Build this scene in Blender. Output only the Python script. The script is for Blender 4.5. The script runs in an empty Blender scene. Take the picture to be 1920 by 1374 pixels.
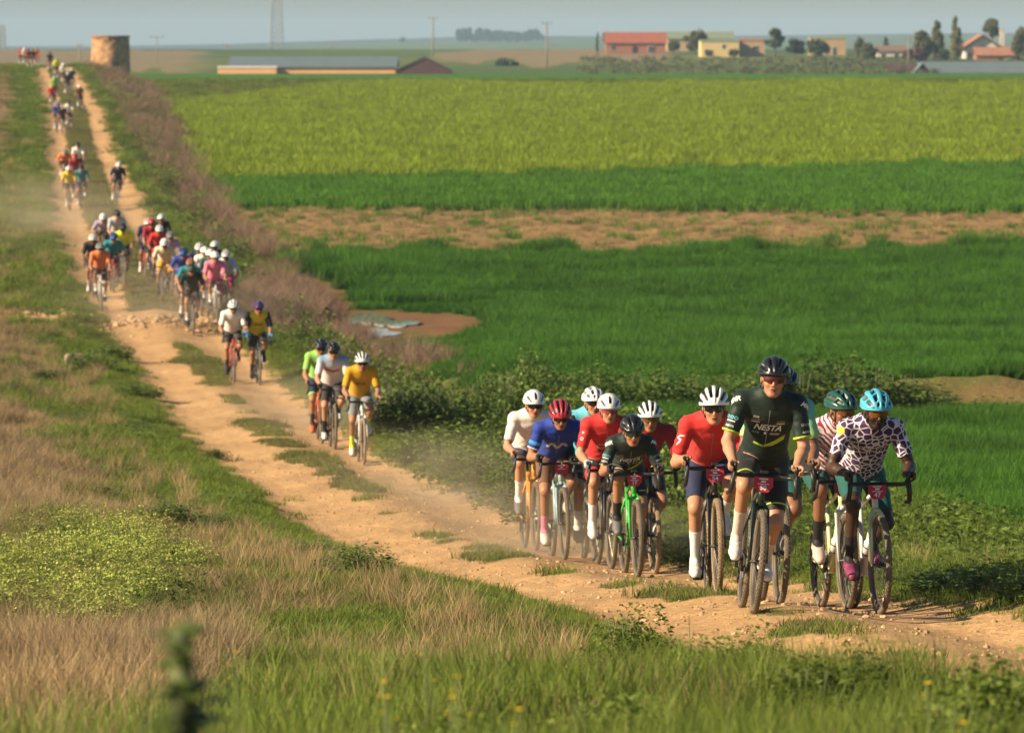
import bpy, bmesh, math, random
import numpy as np
from mathutils import Vector, Matrix
from mathutils.bvhtree import BVHTree

random.seed(7)
RNG = np.random.default_rng(7)
SC = bpy.context.scene
COL = SC.collection

# ---------------------------------------------------------------- camera, sky, sun, exposure
CZ = 7.0                       # camera height above the lowest datum
FPX = 1920 * 200.0 / 36.0      # focal length in pixels of the 1920 px wide photograph
HORIZON = 75.0
PITCH = math.atan((687.0 - HORIZON) / FPX)
cam_data = bpy.data.cameras.new('camera')
cam = bpy.data.objects.new('camera', cam_data)
COL.objects.link(cam)
cam.location = (0, 0, CZ)
cam.rotation_euler = (math.pi / 2 - PITCH, 0, 0)
cam_data.lens = 200.0
cam_data.sensor_width = 36.0
cam_data.clip_start = 0.5
cam_data.clip_end = 40000.0
cam_data.dof.use_dof = True
cam_data.dof.focus_distance = 38.5
cam_data.dof.aperture_fstop = 8.0
SC.camera = cam

SUN_EL = math.radians(27.0)
SUN_AZ = math.radians(250.0)   # clockwise from +Y: from the left, a little behind the camera
world = bpy.data.worlds.new('World')
SC.world = world
world.use_nodes = True
wn = world.node_tree
for n in list(wn.nodes):
    wn.nodes.remove(n)
w_out = wn.nodes.new('ShaderNodeOutputWorld')
w_bg = wn.nodes.new('ShaderNodeBackground')
w_sky = wn.nodes.new('ShaderNodeTexSky')
w_sky.sky_type = 'NISHITA'
w_sky.sun_disc = False
w_sky.sun_elevation = SUN_EL
w_sky.sun_rotation = SUN_AZ
w_sky.altitude = 700
w_sky.air_density = 1.0
w_sky.dust_density = 1.2
w_sky.ozone_density = 2.0
w_bg.inputs['Strength'].default_value = 0.05
wn.links.new(w_sky.outputs[0], w_bg.inputs['Color'])
wn.links.new(w_bg.outputs[0], w_out.inputs['Surface'])

sun_data = bpy.data.lights.new('sun', 'SUN')
sun = bpy.data.objects.new('sun', sun_data)
COL.objects.link(sun)
sun_data.energy = 5.0
sun_data.angle = math.radians(0.5)
sun_data.color = (1.0, 0.82, 0.56)
sdir = Vector((math.sin(SUN_AZ) * math.cos(SUN_EL), math.cos(SUN_AZ) * math.cos(SUN_EL), math.sin(SUN_EL)))
sun.rotation_euler = sdir.to_track_quat('Z', 'Y').to_euler()

SC.view_settings.view_transform = 'Standard'
SC.view_settings.look = 'None'
SC.view_settings.exposure = 0.95
SC.view_settings.gamma = 1.0
SC.view_settings.use_curve_mapping = False
SC.cycles.max_bounces = 6
SC.cycles.diffuse_bounces = 2
SC.cycles.glossy_bounces = 2
SC.cycles.transmission_bounces = 3
SC.cycles.transparent_max_bounces = 6
SC.cycles.volume_bounces = 0

# ---------------------------------------------------------------- helpers
def sstep(a, b, x):
    t = np.clip((x - a) / (b - a), 0, 1)
    return t * t * (3 - 2 * t)

_tab = np.random.default_rng(11).random((256, 256))
def vnoise(x, y):
    xi = np.floor(x).astype(np.int64); yi = np.floor(y).astype(np.int64)
    fx = x - xi; fy = y - yi
    fx = fx * fx * (3 - 2 * fx); fy = fy * fy * (3 - 2 * fy)
    a = _tab[xi & 255, yi & 255]; b = _tab[(xi + 1) & 255, yi & 255]
    c = _tab[xi & 255, (yi + 1) & 255]; d = _tab[(xi + 1) & 255, (yi + 1) & 255]
    return (a * (1 - fx) + b * fx) * (1 - fy) + (c * (1 - fx) + d * fx) * fy
def fbm(x, y, o=4):
    s = 0; a = .5; t = 0
    for k in range(o):
        s = s + a * vnoise(x * 2 ** k + 17.3 * k, y * 2 ** k + 9.1 * k); t += a; a *= .5
    return s / t

def tag(o, label=None, cat=None, group=None, kind=None):
    if label: o['label'] = label
    if cat: o['category'] = cat
    if group: o['group'] = group
    if kind: o['kind'] = kind
    return o
def empty(name, loc=(0, 0, 0), rz=0.0):
    o = bpy.data.objects.new(name, None)
    o.empty_display_size = .1
    COL.objects.link(o); o.location = loc; o.rotation_euler = (0, 0, rz)
    return o
def mesh_np(name, v, f, smooth=True):
    """v (n,3) array, f list of index lists or an (m,4)/(m,3) array."""
    me = bpy.data.meshes.new(name)
    v = np.asarray(v, dtype=np.float32)
    if isinstance(f, np.ndarray) and f.ndim == 2:
        m, k = f.shape
        me.vertices.add(len(v)); me.vertices.foreach_set('co', v.ravel())
        me.loops.add(m * k); me.loops.foreach_set('vertex_index', f.astype(np.int32).ravel())
        me.polygons.add(m)
        me.polygons.foreach_set('loop_start', np.arange(0, m * k, k, dtype=np.int32))
        me.polygons.foreach_set('loop_total', np.full(m, k, dtype=np.int32))
        me.update(calc_edges=True)
    else:
        me.from_pydata([tuple(map(float, p)) for p in v], [], [tuple(map(int, q)) for q in f])
    if smooth and len(me.polygons):
        me.polygons.foreach_set('use_smooth', np.ones(len(me.polygons), dtype=bool))
    me.update()
    return me
def add_obj(name, me, mats=(), parent=None, loc=None):
    if not isinstance(mats, (list, tuple)): mats = [mats]
    o = bpy.data.objects.new(name, me)
    COL.objects.link(o)
    if len(me.materials) == 0:
        for m in mats: me.materials.append(m)
    else:
        for i, m in enumerate(mats):
            if i < len(me.materials) and me.materials[i] is not m:
                o.material_slots[i].link = 'OBJECT'; o.material_slots[i].material = m
    if parent is not None: o.parent = parent
    if loc is not None: o.location = loc
    return o

def tint_slots(o, mats_):
    for i, m in enumerate(mats_):
        o.material_slots[i].link = 'OBJECT'; o.material_slots[i].material = m
def add_part(name, me, m, parent):
    o = bpy.data.objects.new(name, me); COL.objects.link(o)
    ms = m if isinstance(m, (list, tuple)) else [m]
    while len(me.materials) < len(ms): me.materials.append(ms[len(me.materials)])
    o.parent = parent; tint_slots(o, ms)
    return o

class MB:
    """collects simple solids into one mesh"""
    def __init__(s): s.v = []; s.f = []; s.mi = []
    def _add(s, vs, fs, mi=0):
        b = len(s.v); s.v += [tuple(p) for p in vs]
        s.f += [tuple(i + b for i in q) for q in fs]; s.mi += [mi] * len(fs)
        return s
    def box(s, c, h, rz=0.0, mi=0, M=None):
        vs = []
        for dz in (-1, 1):
            for dx, dy in ((-1, -1), (1, -1), (1, 1), (-1, 1)):
                x, y, z = dx * h[0], dy * h[1], dz * h[2]
                if M is not None:
                    p = M @ Vector((x, y, z)); x, y, z = p
                elif rz:
                    x, y = x * math.cos(rz) - y * math.sin(rz), x * math.sin(rz) + y * math.cos(rz)
                vs.append((c[0] + x, c[1] + y, c[2] + z))
        return s._add(vs, [(3, 2, 1, 0), (4, 5, 6, 7), (0, 1, 5, 4), (1, 2, 6, 5), (2, 3, 7, 6), (3, 0, 4, 7)], mi)
    def tube(s, pts, rad, n=10, cap=True, mi=0, closed=False, flat=None):
        pts = [Vector(p) for p in pts]
        if not isinstance(rad, (list, tuple)): rad = [rad] * len(pts)
        N = len(pts); vs = []; fs = []
        up = None
        for i, p in enumerate(pts):
            if closed: t = pts[(i + 1) % N] - pts[i - 1]
            else: t = pts[min(i + 1, N - 1)] - pts[max(i - 1, 0)]
            t = t.normalized() if t.length > 1e-9 else Vector((0, 0, 1))
            if up is None:
                up = Vector((0, 0, 1)) if abs(t.z) < .9 else Vector((0, 1, 0))
            a = t.cross(up)
            if a.length < 1e-4: a = t.cross(Vector((1, .3, 0)))
            a.normalize(); b = a.cross(t).normalized(); up = b
            fx, fy = flat if flat else (1, 1)
            for k in range(n):
                an = 2 * math.pi * k / n
                vs.append(p + a * (math.cos(an) * rad[i] * fx) + b * (math.sin(an) * rad[i] * fy))
        M_ = N if closed else N - 1
        for i in range(M_):
            j = (i + 1) % N
            for k in range(n):
                k2 = (k + 1) % n
                fs.append((i * n + k, i * n + k2, j * n + k2, j * n + k))
        if cap and not closed:
            fs.append(tuple(range(n - 1, -1, -1))); fs.append(tuple((N - 1) * n + k for k in range(n)))
        return s._add(vs, fs, mi)
    def lathe(s, prof, c=(0, 0, 0), axis='z', n=24, mi=0, M=None):
        vs = []; fs = []
        for r, h in prof:
            for k in range(n):
                an = 2 * math.pi * k / n
                p = {'z': (r * math.cos(an), r * math.sin(an), h), 'y': (r * math.cos(an), h, r * math.sin(an)), 'x': (h, r * math.cos(an), r * math.sin(an))}[axis]
                if M is not None: p = M @ Vector(p)
                vs.append((p[0] + c[0], p[1] + c[1], p[2] + c[2]))
        for i in range(len(prof) - 1):
            for k in range(n):
                k2 = (k + 1) % n
                fs.append((i * n + k, i * n + k2, (i + 1) * n + k2, (i + 1) * n + k))
        return s._add(vs, fs, mi)
    def poly(s, vs, fs, mi=0): return s._add(vs, fs, mi)
    def mesh(s, name, smooth=False):
        me = mesh_np(name, np.array(s.v), s.f, smooth)
        if any(s.mi): me.polygons.foreach_set('material_index', np.array(s.mi, dtype=np.int32))
        return me
    def build(s, name, mats, parent=None, smooth=False):
        return add_obj(name, s.mesh(name, smooth), mats, parent)

# ---------------------------------------------------------------- materials
MATS = {}
def mat(name, col, rough=.7, metal=0.0, spec=.5, var=.0, vscale=8.0, bump=0.0, bscale=60.0, coord='Object', sheen=0.0, coat=0.0, rnd=0.0, trans=0.0):
    """principled material with procedural colour variation and relief"""
    if name in MATS: return MATS[name]
    m = bpy.data.materials.new(name); m.use_nodes = True
    nt = m.node_tree; L = nt.links; B = nt.nodes['Principled BSDF']
    B.inputs['Roughness'].default_value = rough; B.inputs['Metallic'].default_value = metal
    B.inputs['Specular IOR Level'].default_value = spec
    B.inputs['Sheen Weight'].default_value = sheen
    B.inputs['Coat Weight'].default_value = coat
    c4 = (*col, 1)
    B.inputs['Base Color'].default_value = c4
    last = None
    if var > 0 or bump > 0:
        tc = nt.nodes.new('ShaderNodeTexCoord')
    if var > 0:
        nz = nt.nodes.new('ShaderNodeTexNoise'); nz.inputs['Scale'].default_value = vscale; nz.inputs['Detail'].default_value = 5
        L.new(tc.outputs[coord], nz.inputs['Vector'])
        mr = nt.nodes.new('ShaderNodeMapRange')
        mr.inputs['From Min'].default_value = .25; mr.inputs['From Max'].default_value = .75
        mr.inputs['To Min'].default_value = 1 - var; mr.inputs['To Max'].default_value = 1 + var
        L.new(nz.outputs['Fac'], mr.inputs['Value'])
        mx = nt.nodes.new('ShaderNodeMix'); mx.data_type = 'RGBA'; mx.blend_type = 'MULTIPLY'
        mx.inputs['Factor'].default_value = 1
        mx.inputs[6].default_value = c4
        L.new(mr.outputs[0], mx.inputs[7]); L.new(mx.outputs[2], B.inputs['Base Color']); last = mx.outputs[2]
    if rnd > 0:
        oi = nt.nodes.new('ShaderNodeObjectInfo')
        mr = nt.nodes.new('ShaderNodeMapRange'); mr.inputs['To Min'].default_value = 1 - rnd; mr.inputs['To Max'].default_value = 1 + rnd
        L.new(oi.outputs['Random'], mr.inputs['Value'])
        mx = nt.nodes.new('ShaderNodeMix'); mx.data_type = 'RGBA'; mx.blend_type = 'MULTIPLY'; mx.inputs['Factor'].default_value = 1
        mx.inputs[6].default_value = c4
        if last is not None: L.new(last, mx.inputs[6])
        L.new(mr.outputs[0], mx.inputs[7]); L.new(mx.outputs[2], B.inputs['Base Color']); last = mx.outputs[2]
    if bump > 0:
        nb = nt.nodes.new('ShaderNodeTexNoise'); nb.inputs['Scale'].default_value = bscale; nb.inputs['Detail'].default_value = 4
        L.new(tc.outputs[coord], nb.inputs['Vector'])
        bp = nt.nodes.new('ShaderNodeBump'); bp.inputs['Strength'].default_value = bump; bp.inputs['Distance'].default_value = .02
        L.new(nb.outputs['Fac'], bp.inputs['Height']); L.new(bp.outputs['Normal'], B.inputs['Normal'])
    if trans > 0:
        tr = nt.nodes.new('ShaderNodeBsdfTranslucent'); tr.inputs['Color'].default_value = (col[0] * 1.3, col[1] * 1.3, col[2] * .8, 1)
        if last is not None: L.new(last, tr.inputs['Color'])
        ms = nt.nodes.new('ShaderNodeMixShader'); ms.inputs[0].default_value = trans
        out = nt.nodes['Material Output']
        L.new(B.outputs[0], ms.inputs[1]); L.new(tr.outputs[0], ms.inputs[2]); L.new(ms.outputs[0], out.inputs['Surface'])
    MATS[name] = m
    return m

# ---------------------------------------------------------------- lie of the land
def smooth_table(pts, lo=-60, hi=12000):
    pts = np.array(pts, float)
    g = np.concatenate([np.arange(-60, 700, 1.0), np.geomspace(700, hi, 500)])
    v = np.interp(g, pts[:, 0], pts[:, 1])
    for _ in range(14):                                   # smooth the kinks on the 1 m part
        v[1:-1] = .5 * v[1:-1] + .25 * (v[:-2] + v[2:])
    return lambda d: np.interp(d, g, v)
ROAD_X = smooth_table([(-60, 70), (0, 26), (20, 12.5), (28, 4.6), (31, 3.0), (34, 2.3), (37, 1.95), (62, -.85), (76, -2.3), (92, -4.0), (115, -6.1), (131, -8.0), (201, -14.6), (296, -22.6), (344, -26.4), (464, -37.2), (700, -58)])
HROAD = smooth_table([(-60, 2.8), (10, 3.1), (25, 3.45), (37, 3.75), (46, 4.45), (52, 4.85), (60, 5.3), (82, 6.12), (100, 6.6), (113, 6.82), (130, 6.72), (137, 6.58), (201, 6.08), (250, 5.6), (296, 5.0), (344, 4.35), (464, 2.42), (490, 2.3), (520, 2.6), (640, 3.9), (750, 4.7)])
HLEFT = smooth_table([(-60, 1.7), (5, 1.66), (10, 1.8), (15, 2.2), (20, 2.62), (26, 3.12), (32, 3.55), (40, 3.98), (50, 4.4), (62, 5.0), (82, 5.75), (115, 6.45), (137, 6.2), (201, 5.75), (296, 4.75), (344, 4.15), (464, 2.3), (500, 2.35), (640, 3.7), (750, 4.7)])
HFIELD = smooth_table([(-60, 2.6), (10, 3.2), (37, 3.85), (44, 4.2), (54, 4.7), (70, 5.35), (88, 5.95), (96, 6.2), (111, 6.4), (130, 6.98), (143, 7.16), (155, 6.95), (172, 6.4), (210, 6.32), (259, 6.2), (330, 5.8), (400, 5.3), (533, 4.05), (650, 3.9), (750, 4.7), (900, 5.5), (1000, 4.3), (1200, 2.8), (1500, 2.4), (2200, 10), (3500, 8), (4300, 3), (5000, 0.5), (6500, -4), (7200, -3), (9000, 40), (12000, 80)])
def hc(x, d):
    """how far the ground lies below the camera, at x metres right and d metres ahead"""
    x = np.asarray(x, float); d = np.asarray(d, float)
    u = x - ROAD_X(d)
    lo, hi = HLEFT(d), HFIELD(d)
    r = HROAD(d)
    far = sstep(520, 720, d)
    wide = 5.0 + np.clip((d - 180) / 270, 0, 1) * 5.0
    sl = sstep(1.6, 6.0, -u)
    sr = np.clip((u - 2.9) / (wide - 2.9), 0, 1)
    sr = sr * sr * (3 - 2 * sr)
    h = r + (lo - r) * sl + (hi - r) * sr
    h = h + .32 * np.exp(-((u - 3.1) / .75) ** 2) * sstep(70, 95, d) * (1 - sstep(420, 500, d))
    h = h - .10 * np.exp(-((np.abs(u) - 2.1) / .5) ** 2) * (1 - far)
    # wheel ruts and the low median of the track
    near = (1 - sstep(430, 480, d))
    h = h + near * (.045 * np.exp(-((np.abs(u) - .95) / .42) ** 2) - .05 * np.exp(-(u / .35) ** 2))
    h = h + near * (1 - sstep(1.7, 2.4, np.abs(u))) * .03 * (fbm(x * 2.3, d * 1.1, 3) - .5) * 2
    # lumps of dug earth where a pipe crosses the track
    h = h - .16 * np.exp(-((d - 133) / 1.6) ** 2) * (1 - sstep(2.6, 4.2, np.abs(u))) * fbm(x * 1.7 + 3, d * 1.2, 3) * 1.2
    off = sstep(2.0, 3.2, np.abs(u))
    h = h - off * (fbm(x * .6, d * .35, 4) - .5) * np.where(u < 0, .34, .12) * (1 - far)
    # earth bank behind the strip field
    px = x / np.maximum(d, 1) * FPX + 960
    h = h - (.25 + .55 * fbm(x * .9, d * .7, 3)) * np.exp(-((d - 97) / 2.4) ** 2) * sstep(1560, 1720, px) * (u > 0)
    hl = h * (1 - far) + hi * far
    # far ridge: low on the left, higher on the right
    ridge = sstep(3600, 5200, d)
    hl = hl + ridge * (12.0 * (1 - sstep(100, 1000, px)) - 3.5 * sstep(1200, 1900, px)) + ridge * (fbm(px / 240., d / 900., 3) - .5) * 3.0
    return hl
def gz(x, d): return CZ - hc(x, d)
def px2x(px, d): return (px - 960.0) / FPX * d
def py_of(z, d):
    # pixel row of height z at distance d with the pitched camera
    e = math.atan2(z - CZ, d) + PITCH
    return 687.0 - FPX * math.tan(e)
def ground_at(px, py, lo=12.0, hi=620.0):
    """first ground point met along the ray through a pixel"""
    ds = np.geomspace(lo, hi, 4000)
    xs = px2x(px, ds)
    e = np.arctan2(gz(xs, ds) - CZ, ds) + PITCH
    pys = 687.0 - FPX * np.tan(e)
    ok = np.nonzero(pys <= py)[0]
    d = ds[ok[0]] if len(ok) else ds[np.argmin(np.abs(pys - py))]
    return float(px2x(px, d)), float(d), float(gz(px2x(px, d), d))
# ---------------------------------------------------------------- ground colours by what grows or lies there
def pxpy(x, d):
    z = gz(x, d)
    return x / d * FPX + 960.0, 687.0 - FPX * np.tan(np.arctan2(z - CZ, d) + PITCH)
def blob(px, py, cx, cy, rx, ry, soft=.35):
    r = np.sqrt(((px - cx) / rx) ** 2 + ((py - cy) / ry) ** 2)
    return 1 - sstep(1 - soft, 1 + soft, r)
def field_edge(d): return 4.6 + np.clip((d - 215) / 235, 0, 1) * 3.6
def masks(x, d):
    """weights of the kinds of ground cover at a place"""
    x = np.asarray(x, float); d = np.asarray(d, float)
    dd = np.maximum(d, 3.0)
    px, py = pxpy(x, dd)
    u = x - ROAD_X(d)
    n1 = fbm(x * .8, d * .5, 4); n2 = fbm(x * .25 + 40, d * .12, 4); n3 = fbm(x * 3.1, d * 2.0, 3)
    near = 1 - sstep(470, 500, d)
    edge = 1.95 + (n1 - .5) * 1.5 + (n3 - .5) * .5
    road = (1 - sstep(edge - .18, edge + .18, np.abs(u))) * near
    # grass on the median: continuous far off, in patches close by
    med_w = np.where(d > 138, .38 + (n1 - .5) * .35, .10 + (n1 - .5) * 1.0 + (n2 - .5) * .8)
    med_w = np.where((d > 126) & (d < 138), -.2, med_w)
    med_w = np.where(d < 64, -.06 + (n1 - .5) * 1.3 + (n3 - .5) * .5, med_w)
    med_c = np.where(d < 70, -.15, .05)
    median = (1 - sstep(med_w - .12, med_w + .12, np.abs(u - med_c))) * near
    cross = np.exp(-((d - 133) / 1.7) ** 4) * (1 - sstep(3.2, 4.4, np.abs(u + .6)))
    road = np.maximum(road * (1 - median), cross)
    # fields on the right
    fe = field_edge(d) + (n1 - .5) * 1.6
    fld = sstep(fe - .3, fe + .3, u) * (1 - sstep(1300, 1500, d))
    mud = np.maximum(blob(px, py, 720, 612, 215, 30), blob(px, py, 540, 575, 130, 55)) * (u > 2)
    mud = mud * sstep(.25, .55, n1 + n3 * .25) * 1.1
    strip = fld * (d < 87); hedge = fld * ((d >= 87) & (d < 97))
    slant = (px - 1200) / 700.0
    f1 = fld * ((d >= 97) & (d < 170 + 4 * (n1 - .5) * 4 + slant * 2))
    e1 = 170 + 4 * (n1 - .5) * 4 + slant * 2; e2 = 209 + (n1 - .5) * 10 + slant * -3; e3 = 262 + (n1 - .5) * 24 + slant * 14
    e4 = 520 - 90 * (1 - sstep(280, 700, px)) + (n2 - .5) * 50
    brown = fld * ((d >= e1) & (d < e2)); f2 = fld * ((d >= e2) & (d < e3)); f3 = fld * ((d >= e3) & (d < e4))
    scrub = fld * ((d >= e4) & (d < 565 + (n1 - .5) * 30)); f4 = fld * ((d >= 565 + (n1 - .5) * 30) & (d < 760)); f5 = fld * (d >= 760)
    # the dry slope of the ditch and dry grass left of the track
    ditch = (1 - fld) * sstep(2.6, 3.5, u + (n1 - .5) * 1.2) * sstep(92, 104, d) * (d < 600)
    ldry = np.zeros_like(px)
    for c in ((90, 880, 330, 170), (0, 470, 90, 60), (20, 640, 130, 90), (330, 1010, 190, 60), (560, 1110, 470, 55),
              (60, 1290, 330, 120), (620, 1190, 420, 60), (0, 240, 70, 110), (240, 780, 120, 40)):
        ldry = np.maximum(ldry, blob(px, py, *c))
    ldry = ldry * sstep(2.4, 4.2, -u + (n1 - .5) * 2.4) * sstep(.25, .44, n1 * .5 + n2 * .6 + .02) * (1 - .7 * blob(px, py, 120, 1080, 190, 110))
    rdry = np.maximum(blob(px, py, 880, 800, 110, 60), 0) * (u > 1.9) * (d < 92)
    ldry = np.maximum(ldry, rdry)
    green = np.clip(1 - road - fld - ditch - ldry, 0, 1) * (u < 12)
    return dict(px=px, py=py, u=u, n1=n1, n2=n2, n3=n3, road=road, median=median * (1 - cross), fld=fld, mud=mud, strip=strip, hedge=hedge, f1=f1, brown=brown,
                f2=f2, f3=f3, scrub=scrub, f4=f4, f5=f5, ditch=ditch, ldry=ldry, green=green, cross=cross)

C_DIRT = np.array((.51, .315, .150)); C_DIRT2 = np.array((.42, .245, .108)); C_GREEN = np.array((.105, .140, .024)); C_DRY = np.array((.25, .175, .085))
def ground_colour(x, d):
    m = masks(x, d)
    def mix(c, col, w): return c * (1 - w[..., None]) + np.asarray(col) * w[..., None]
    c = np.broadcast_to(C_GREEN, x.shape + (3,)).copy()
    c = mix(c, (.085, .13, .025), sstep(.45, .6, m['n2']) * .6)
    c = mix(c, C_DRY, m['ldry']); c = mix(c, (.19, .13, .07), m['ditch'] * (.35 + .65 * sstep(.4, .6, m['n1'])))
    c = mix(c, (.06, .13, .018), np.clip(m['strip'] + m['f1'], 0, 1))
    c = mix(c, (.20, .16, .05), m['hedge'] * .6)
    c = mix(c, (.31, .185, .085), m['brown']); c = mix(c, (.12, .16, .03), m['brown'] * sstep(.52, .68, m['n1']) * .4)
    c = mix(c, (.085, .17, .016), m['f2']); c = mix(c, (.18, .245, .022), m['f3']); c = mix(c, (.12, .20, .016), m['f3'] * sstep(.42, .62, m['n2']) * .7)
    c = mix(c, (.16, .14, .04), m['scrub']); c = mix(c, (.25, .15, .07), m['scrub'] * (1 - sstep(380, 700, m['px'])) * sstep(.35, .6, m['n1']))
    c = mix(c, (.06, .155, .016), m['f4']); c = mix(c, (.075, .12, .032), m['f5'])
    c = mix(c, (.21, .11, .05), np.clip(m['mud'], 0, 1))
    line = np.minimum(np.abs((m['px'] - 880) - (m['py'] - 205) * 3.1), np.abs((m['px'] - 930) - (m['py'] - 205) * 3.1)) / 14.0
    c = mix(c, (.13, .15, .02), m['f3'] * (1 - sstep(.4, 1.0, line)) * (m['py'] > 200) * (m['py'] < 292) * .7)
    # earth bank at the right
    bank = np.exp(-((d - 97) / 2.6) ** 2) * sstep(1600, 1700, m['px']) * (m['u'] > 0)
    c = mix(c, (.27, .15, .07), bank * sstep(.30, .50, m['n1']))
    far = sstep(950, 1050, d)
    band = fbm(x / 190. + 5, d / 260., 3)
    fc = np.where((band < .42)[..., None], np.array((.09, .14, .04)), np.where((band < .58)[..., None], np.array((.07, .11, .05)), np.array((.12, .15, .05))))
    c = c * (1 - far[..., None]) + fc * far[..., None]
    tn = fbm(m['px'] / 60., np.log(np.maximum(d, 1)) * 9, 3); tx = m['px'] + (tn - .5) * 160; td = d * (1 + (tn - .5) * .25)
    tan_ = np.maximum(sstep(820, 870, tx) * (1 - sstep(1225, 1275, tx)) * ((td > 1010) & (td < 1420)), (1 - sstep(330, 430, tx)) * ((td > 940) & (td < 1400)))
    c = mix(c, (.27, .19, .11), tan_ * .75)
    c = mix(c, (.035, .06, .045), sstep(5000, 5800, d) * 1.0)
    dirt = C_DIRT * (1 - (m['n1'][..., None] - .3)) + C_DIRT2 * (m['n1'][..., None] - .3)
    rut = np.exp(-((np.abs(m['u']) - .95) / .35) ** 2)
    dirt = dirt * (1 + .12 * rut[..., None]) * (1 + .22 * (fbm(m['u'] * 9, d * .25, 3) - .5))[..., None] * (1 - .10 * np.exp(-((np.abs(m['u']) - 1.75) / .3) ** 2))[..., None]
    c = c * (1 - m['road'][..., None]) + dirt * m['road'][..., None]
    c = mix(c, (.30, .155, .06), m['cross'] * sstep(.4, .6, m['n3']))
    return np.clip(c, 0, 1), m

def build_ground():
    ts = np.concatenate([-np.geomspace(2.5, .13, 26), np.linspace(-.125, .125, 330), np.geomspace(.13, 2.5, 26)])
    ds = np.concatenate([np.linspace(-45, 9, 16), np.geomspace(10, 30, 70), np.geomspace(30.2, 150, 420)[:], np.geomspace(150.5, 700, 300), np.geomspace(705, 11500, 130)])
    D, T = np.meshgrid(ds, ts, indexing='ij')
    X = T * np.maximum(D, 14.0)
    Z = gz(X, D)
    nr, nc = D.shape
    v = np.stack([X, D, Z], -1).reshape(-1, 3)
    idx = np.arange(nr * nc).reshape(nr, nc)
    f = np.stack([idx[:-1, :-1], idx[:-1, 1:], idx[1:, 1:], idx[1:, :-1]], -1).reshape(-1, 4)
    me = mesh_np('ground', v, f)
    col, m = ground_colour(X, D)
    a = me.color_attributes.new('cover', 'FLOAT_COLOR', 'POINT')
    a.data.foreach_set('color', np.concatenate([col.reshape(-1, 3), np.ones((nr * nc, 1))], 1).astype(np.float32).ravel())
    gm = bpy.data.materials.new('soil_and_turf'); gm.use_nodes = True
    nt = gm.node_tree; L = nt.links; B = nt.nodes['Principled BSDF']
    B.inputs['Roughness'].default_value = .95; B.inputs['Specular IOR Level'].default_value = .12
    at = nt.nodes.new('ShaderNodeAttribute'); at.attribute_name = 'cover'
    tc = nt.nodes.new('ShaderNodeTexCoord')
    def nz(scale, det, lo, hi, src):
        n = nt.nodes.new('ShaderNodeTexNoise'); n.inputs['Scale'].default_value = scale; n.inputs['Detail'].default_value = det; n.inputs['Roughness'].default_value = .65
        L.new(tc.outputs['Object'], n.inputs['Vector'])
        r = nt.nodes.new('ShaderNodeMapRange'); r.inputs['From Min'].default_value = .3; r.inputs['From Max'].default_value = .7
        r.inputs['To Min'].default_value = lo; r.inputs['To Max'].default_value = hi
        L.new(n.outputs['Fac'], r.inputs['Value'])
        x = nt.nodes.new('ShaderNodeMix'); x.data_type = 'RGBA'; x.blend_type = 'MULTIPLY'; x.inputs['Factor'].default_value = 1
        L.new(src, x.inputs[6]); L.new(r.outputs[0], x.inputs[7])
        return x.outputs[2], n
    c1, _ = nz(.35, 4, .82, 1.18, at.outputs['Color'])
    c2, nfine = nz(9.0, 7, .78, 1.2, c1)
    c3, _ = nz(45.0, 3, .85, 1.15, c2)
    L.new(c3, B.inputs['Base Color'])
    bp = nt.nodes.new('ShaderNodeBump'); bp.inputs['Strength'].default_value = .9; bp.inputs['Distance'].default_value = .05
    L.new(nfine.outputs['Fac'], bp.inputs['Height']); L.new(bp.outputs['Normal'], B.inputs['Normal'])
    o = add_obj('ground', me, gm)
    tag(o, 'rolling farmland with a two-rut dirt track, verges and crop fields', 'ground', kind='structure')
build_ground()

# ---------------------------------------------------------------- standing water in the field corner
def build_puddle(cx, cy, rx, ry, seed, label):
    x0, d0, z0 = ground_at(cx, cy, 100, 200)
    r = np.random.default_rng(seed)
    n = 48; vs = []
    ex = rx / FPX * d0; h0 = hc(x0, d0)
    ey = ry / FPX * d0 * d0 / h0
    ph = r.random(6) * 6.28
    for k in range(n):
        a = 2 * math.pi * k / n
        s = 1 + .22 * math.sin(2 * a + ph[0]) + .16 * math.sin(3 * a + ph[1]) + .10 * math.sin(5 * a + ph[2]) + .07 * math.sin(9 * a + ph[3])
        vs.append((x0 + ex * s * math.cos(a), d0 + ey * s * math.sin(a)))
    zz = .045 + float(np.mean([gz(x0 + (p[0] - x0) * k, d0 + (p[1] - d0) * k) for p in vs for k in (.4, .8, 1)]))
    v = [(x0, d0, zz)] + [(p[0], p[1], zz) for p in vs] + [(p[0], p[1], zz - .15) for p in vs]
    f = [(0, 1 + k, 1 + (k + 1) % n) for k in range(n)] + [(1 + k, 1 + n + k, 1 + n + (k + 1) % n, 1 + (k + 1) % n) for k in range(n)]
    wm = mat('sky_pale_water', (.34, .35, .35), rough=.03, spec=1.0, var=.1, vscale=1)  # pale base colour stands in for the bright sky mirrored in the water
    o = add_obj('puddle', mesh_np('puddle', np.array(v), f, False), wm)
    tag(o, label, 'puddle', 'standing water in the field corner', 'structure')
build_puddle(678, 601, 56, 8.5, 4, 'larger pale puddle lying in the muddy field corner')
build_puddle(742, 608, 36, 7.5, 8, 'pale puddle at the end of the larger one in the mud')
build_puddle(714, 627, 30, 7, 6, 'small pale puddle in front of the other two in the mud')
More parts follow.
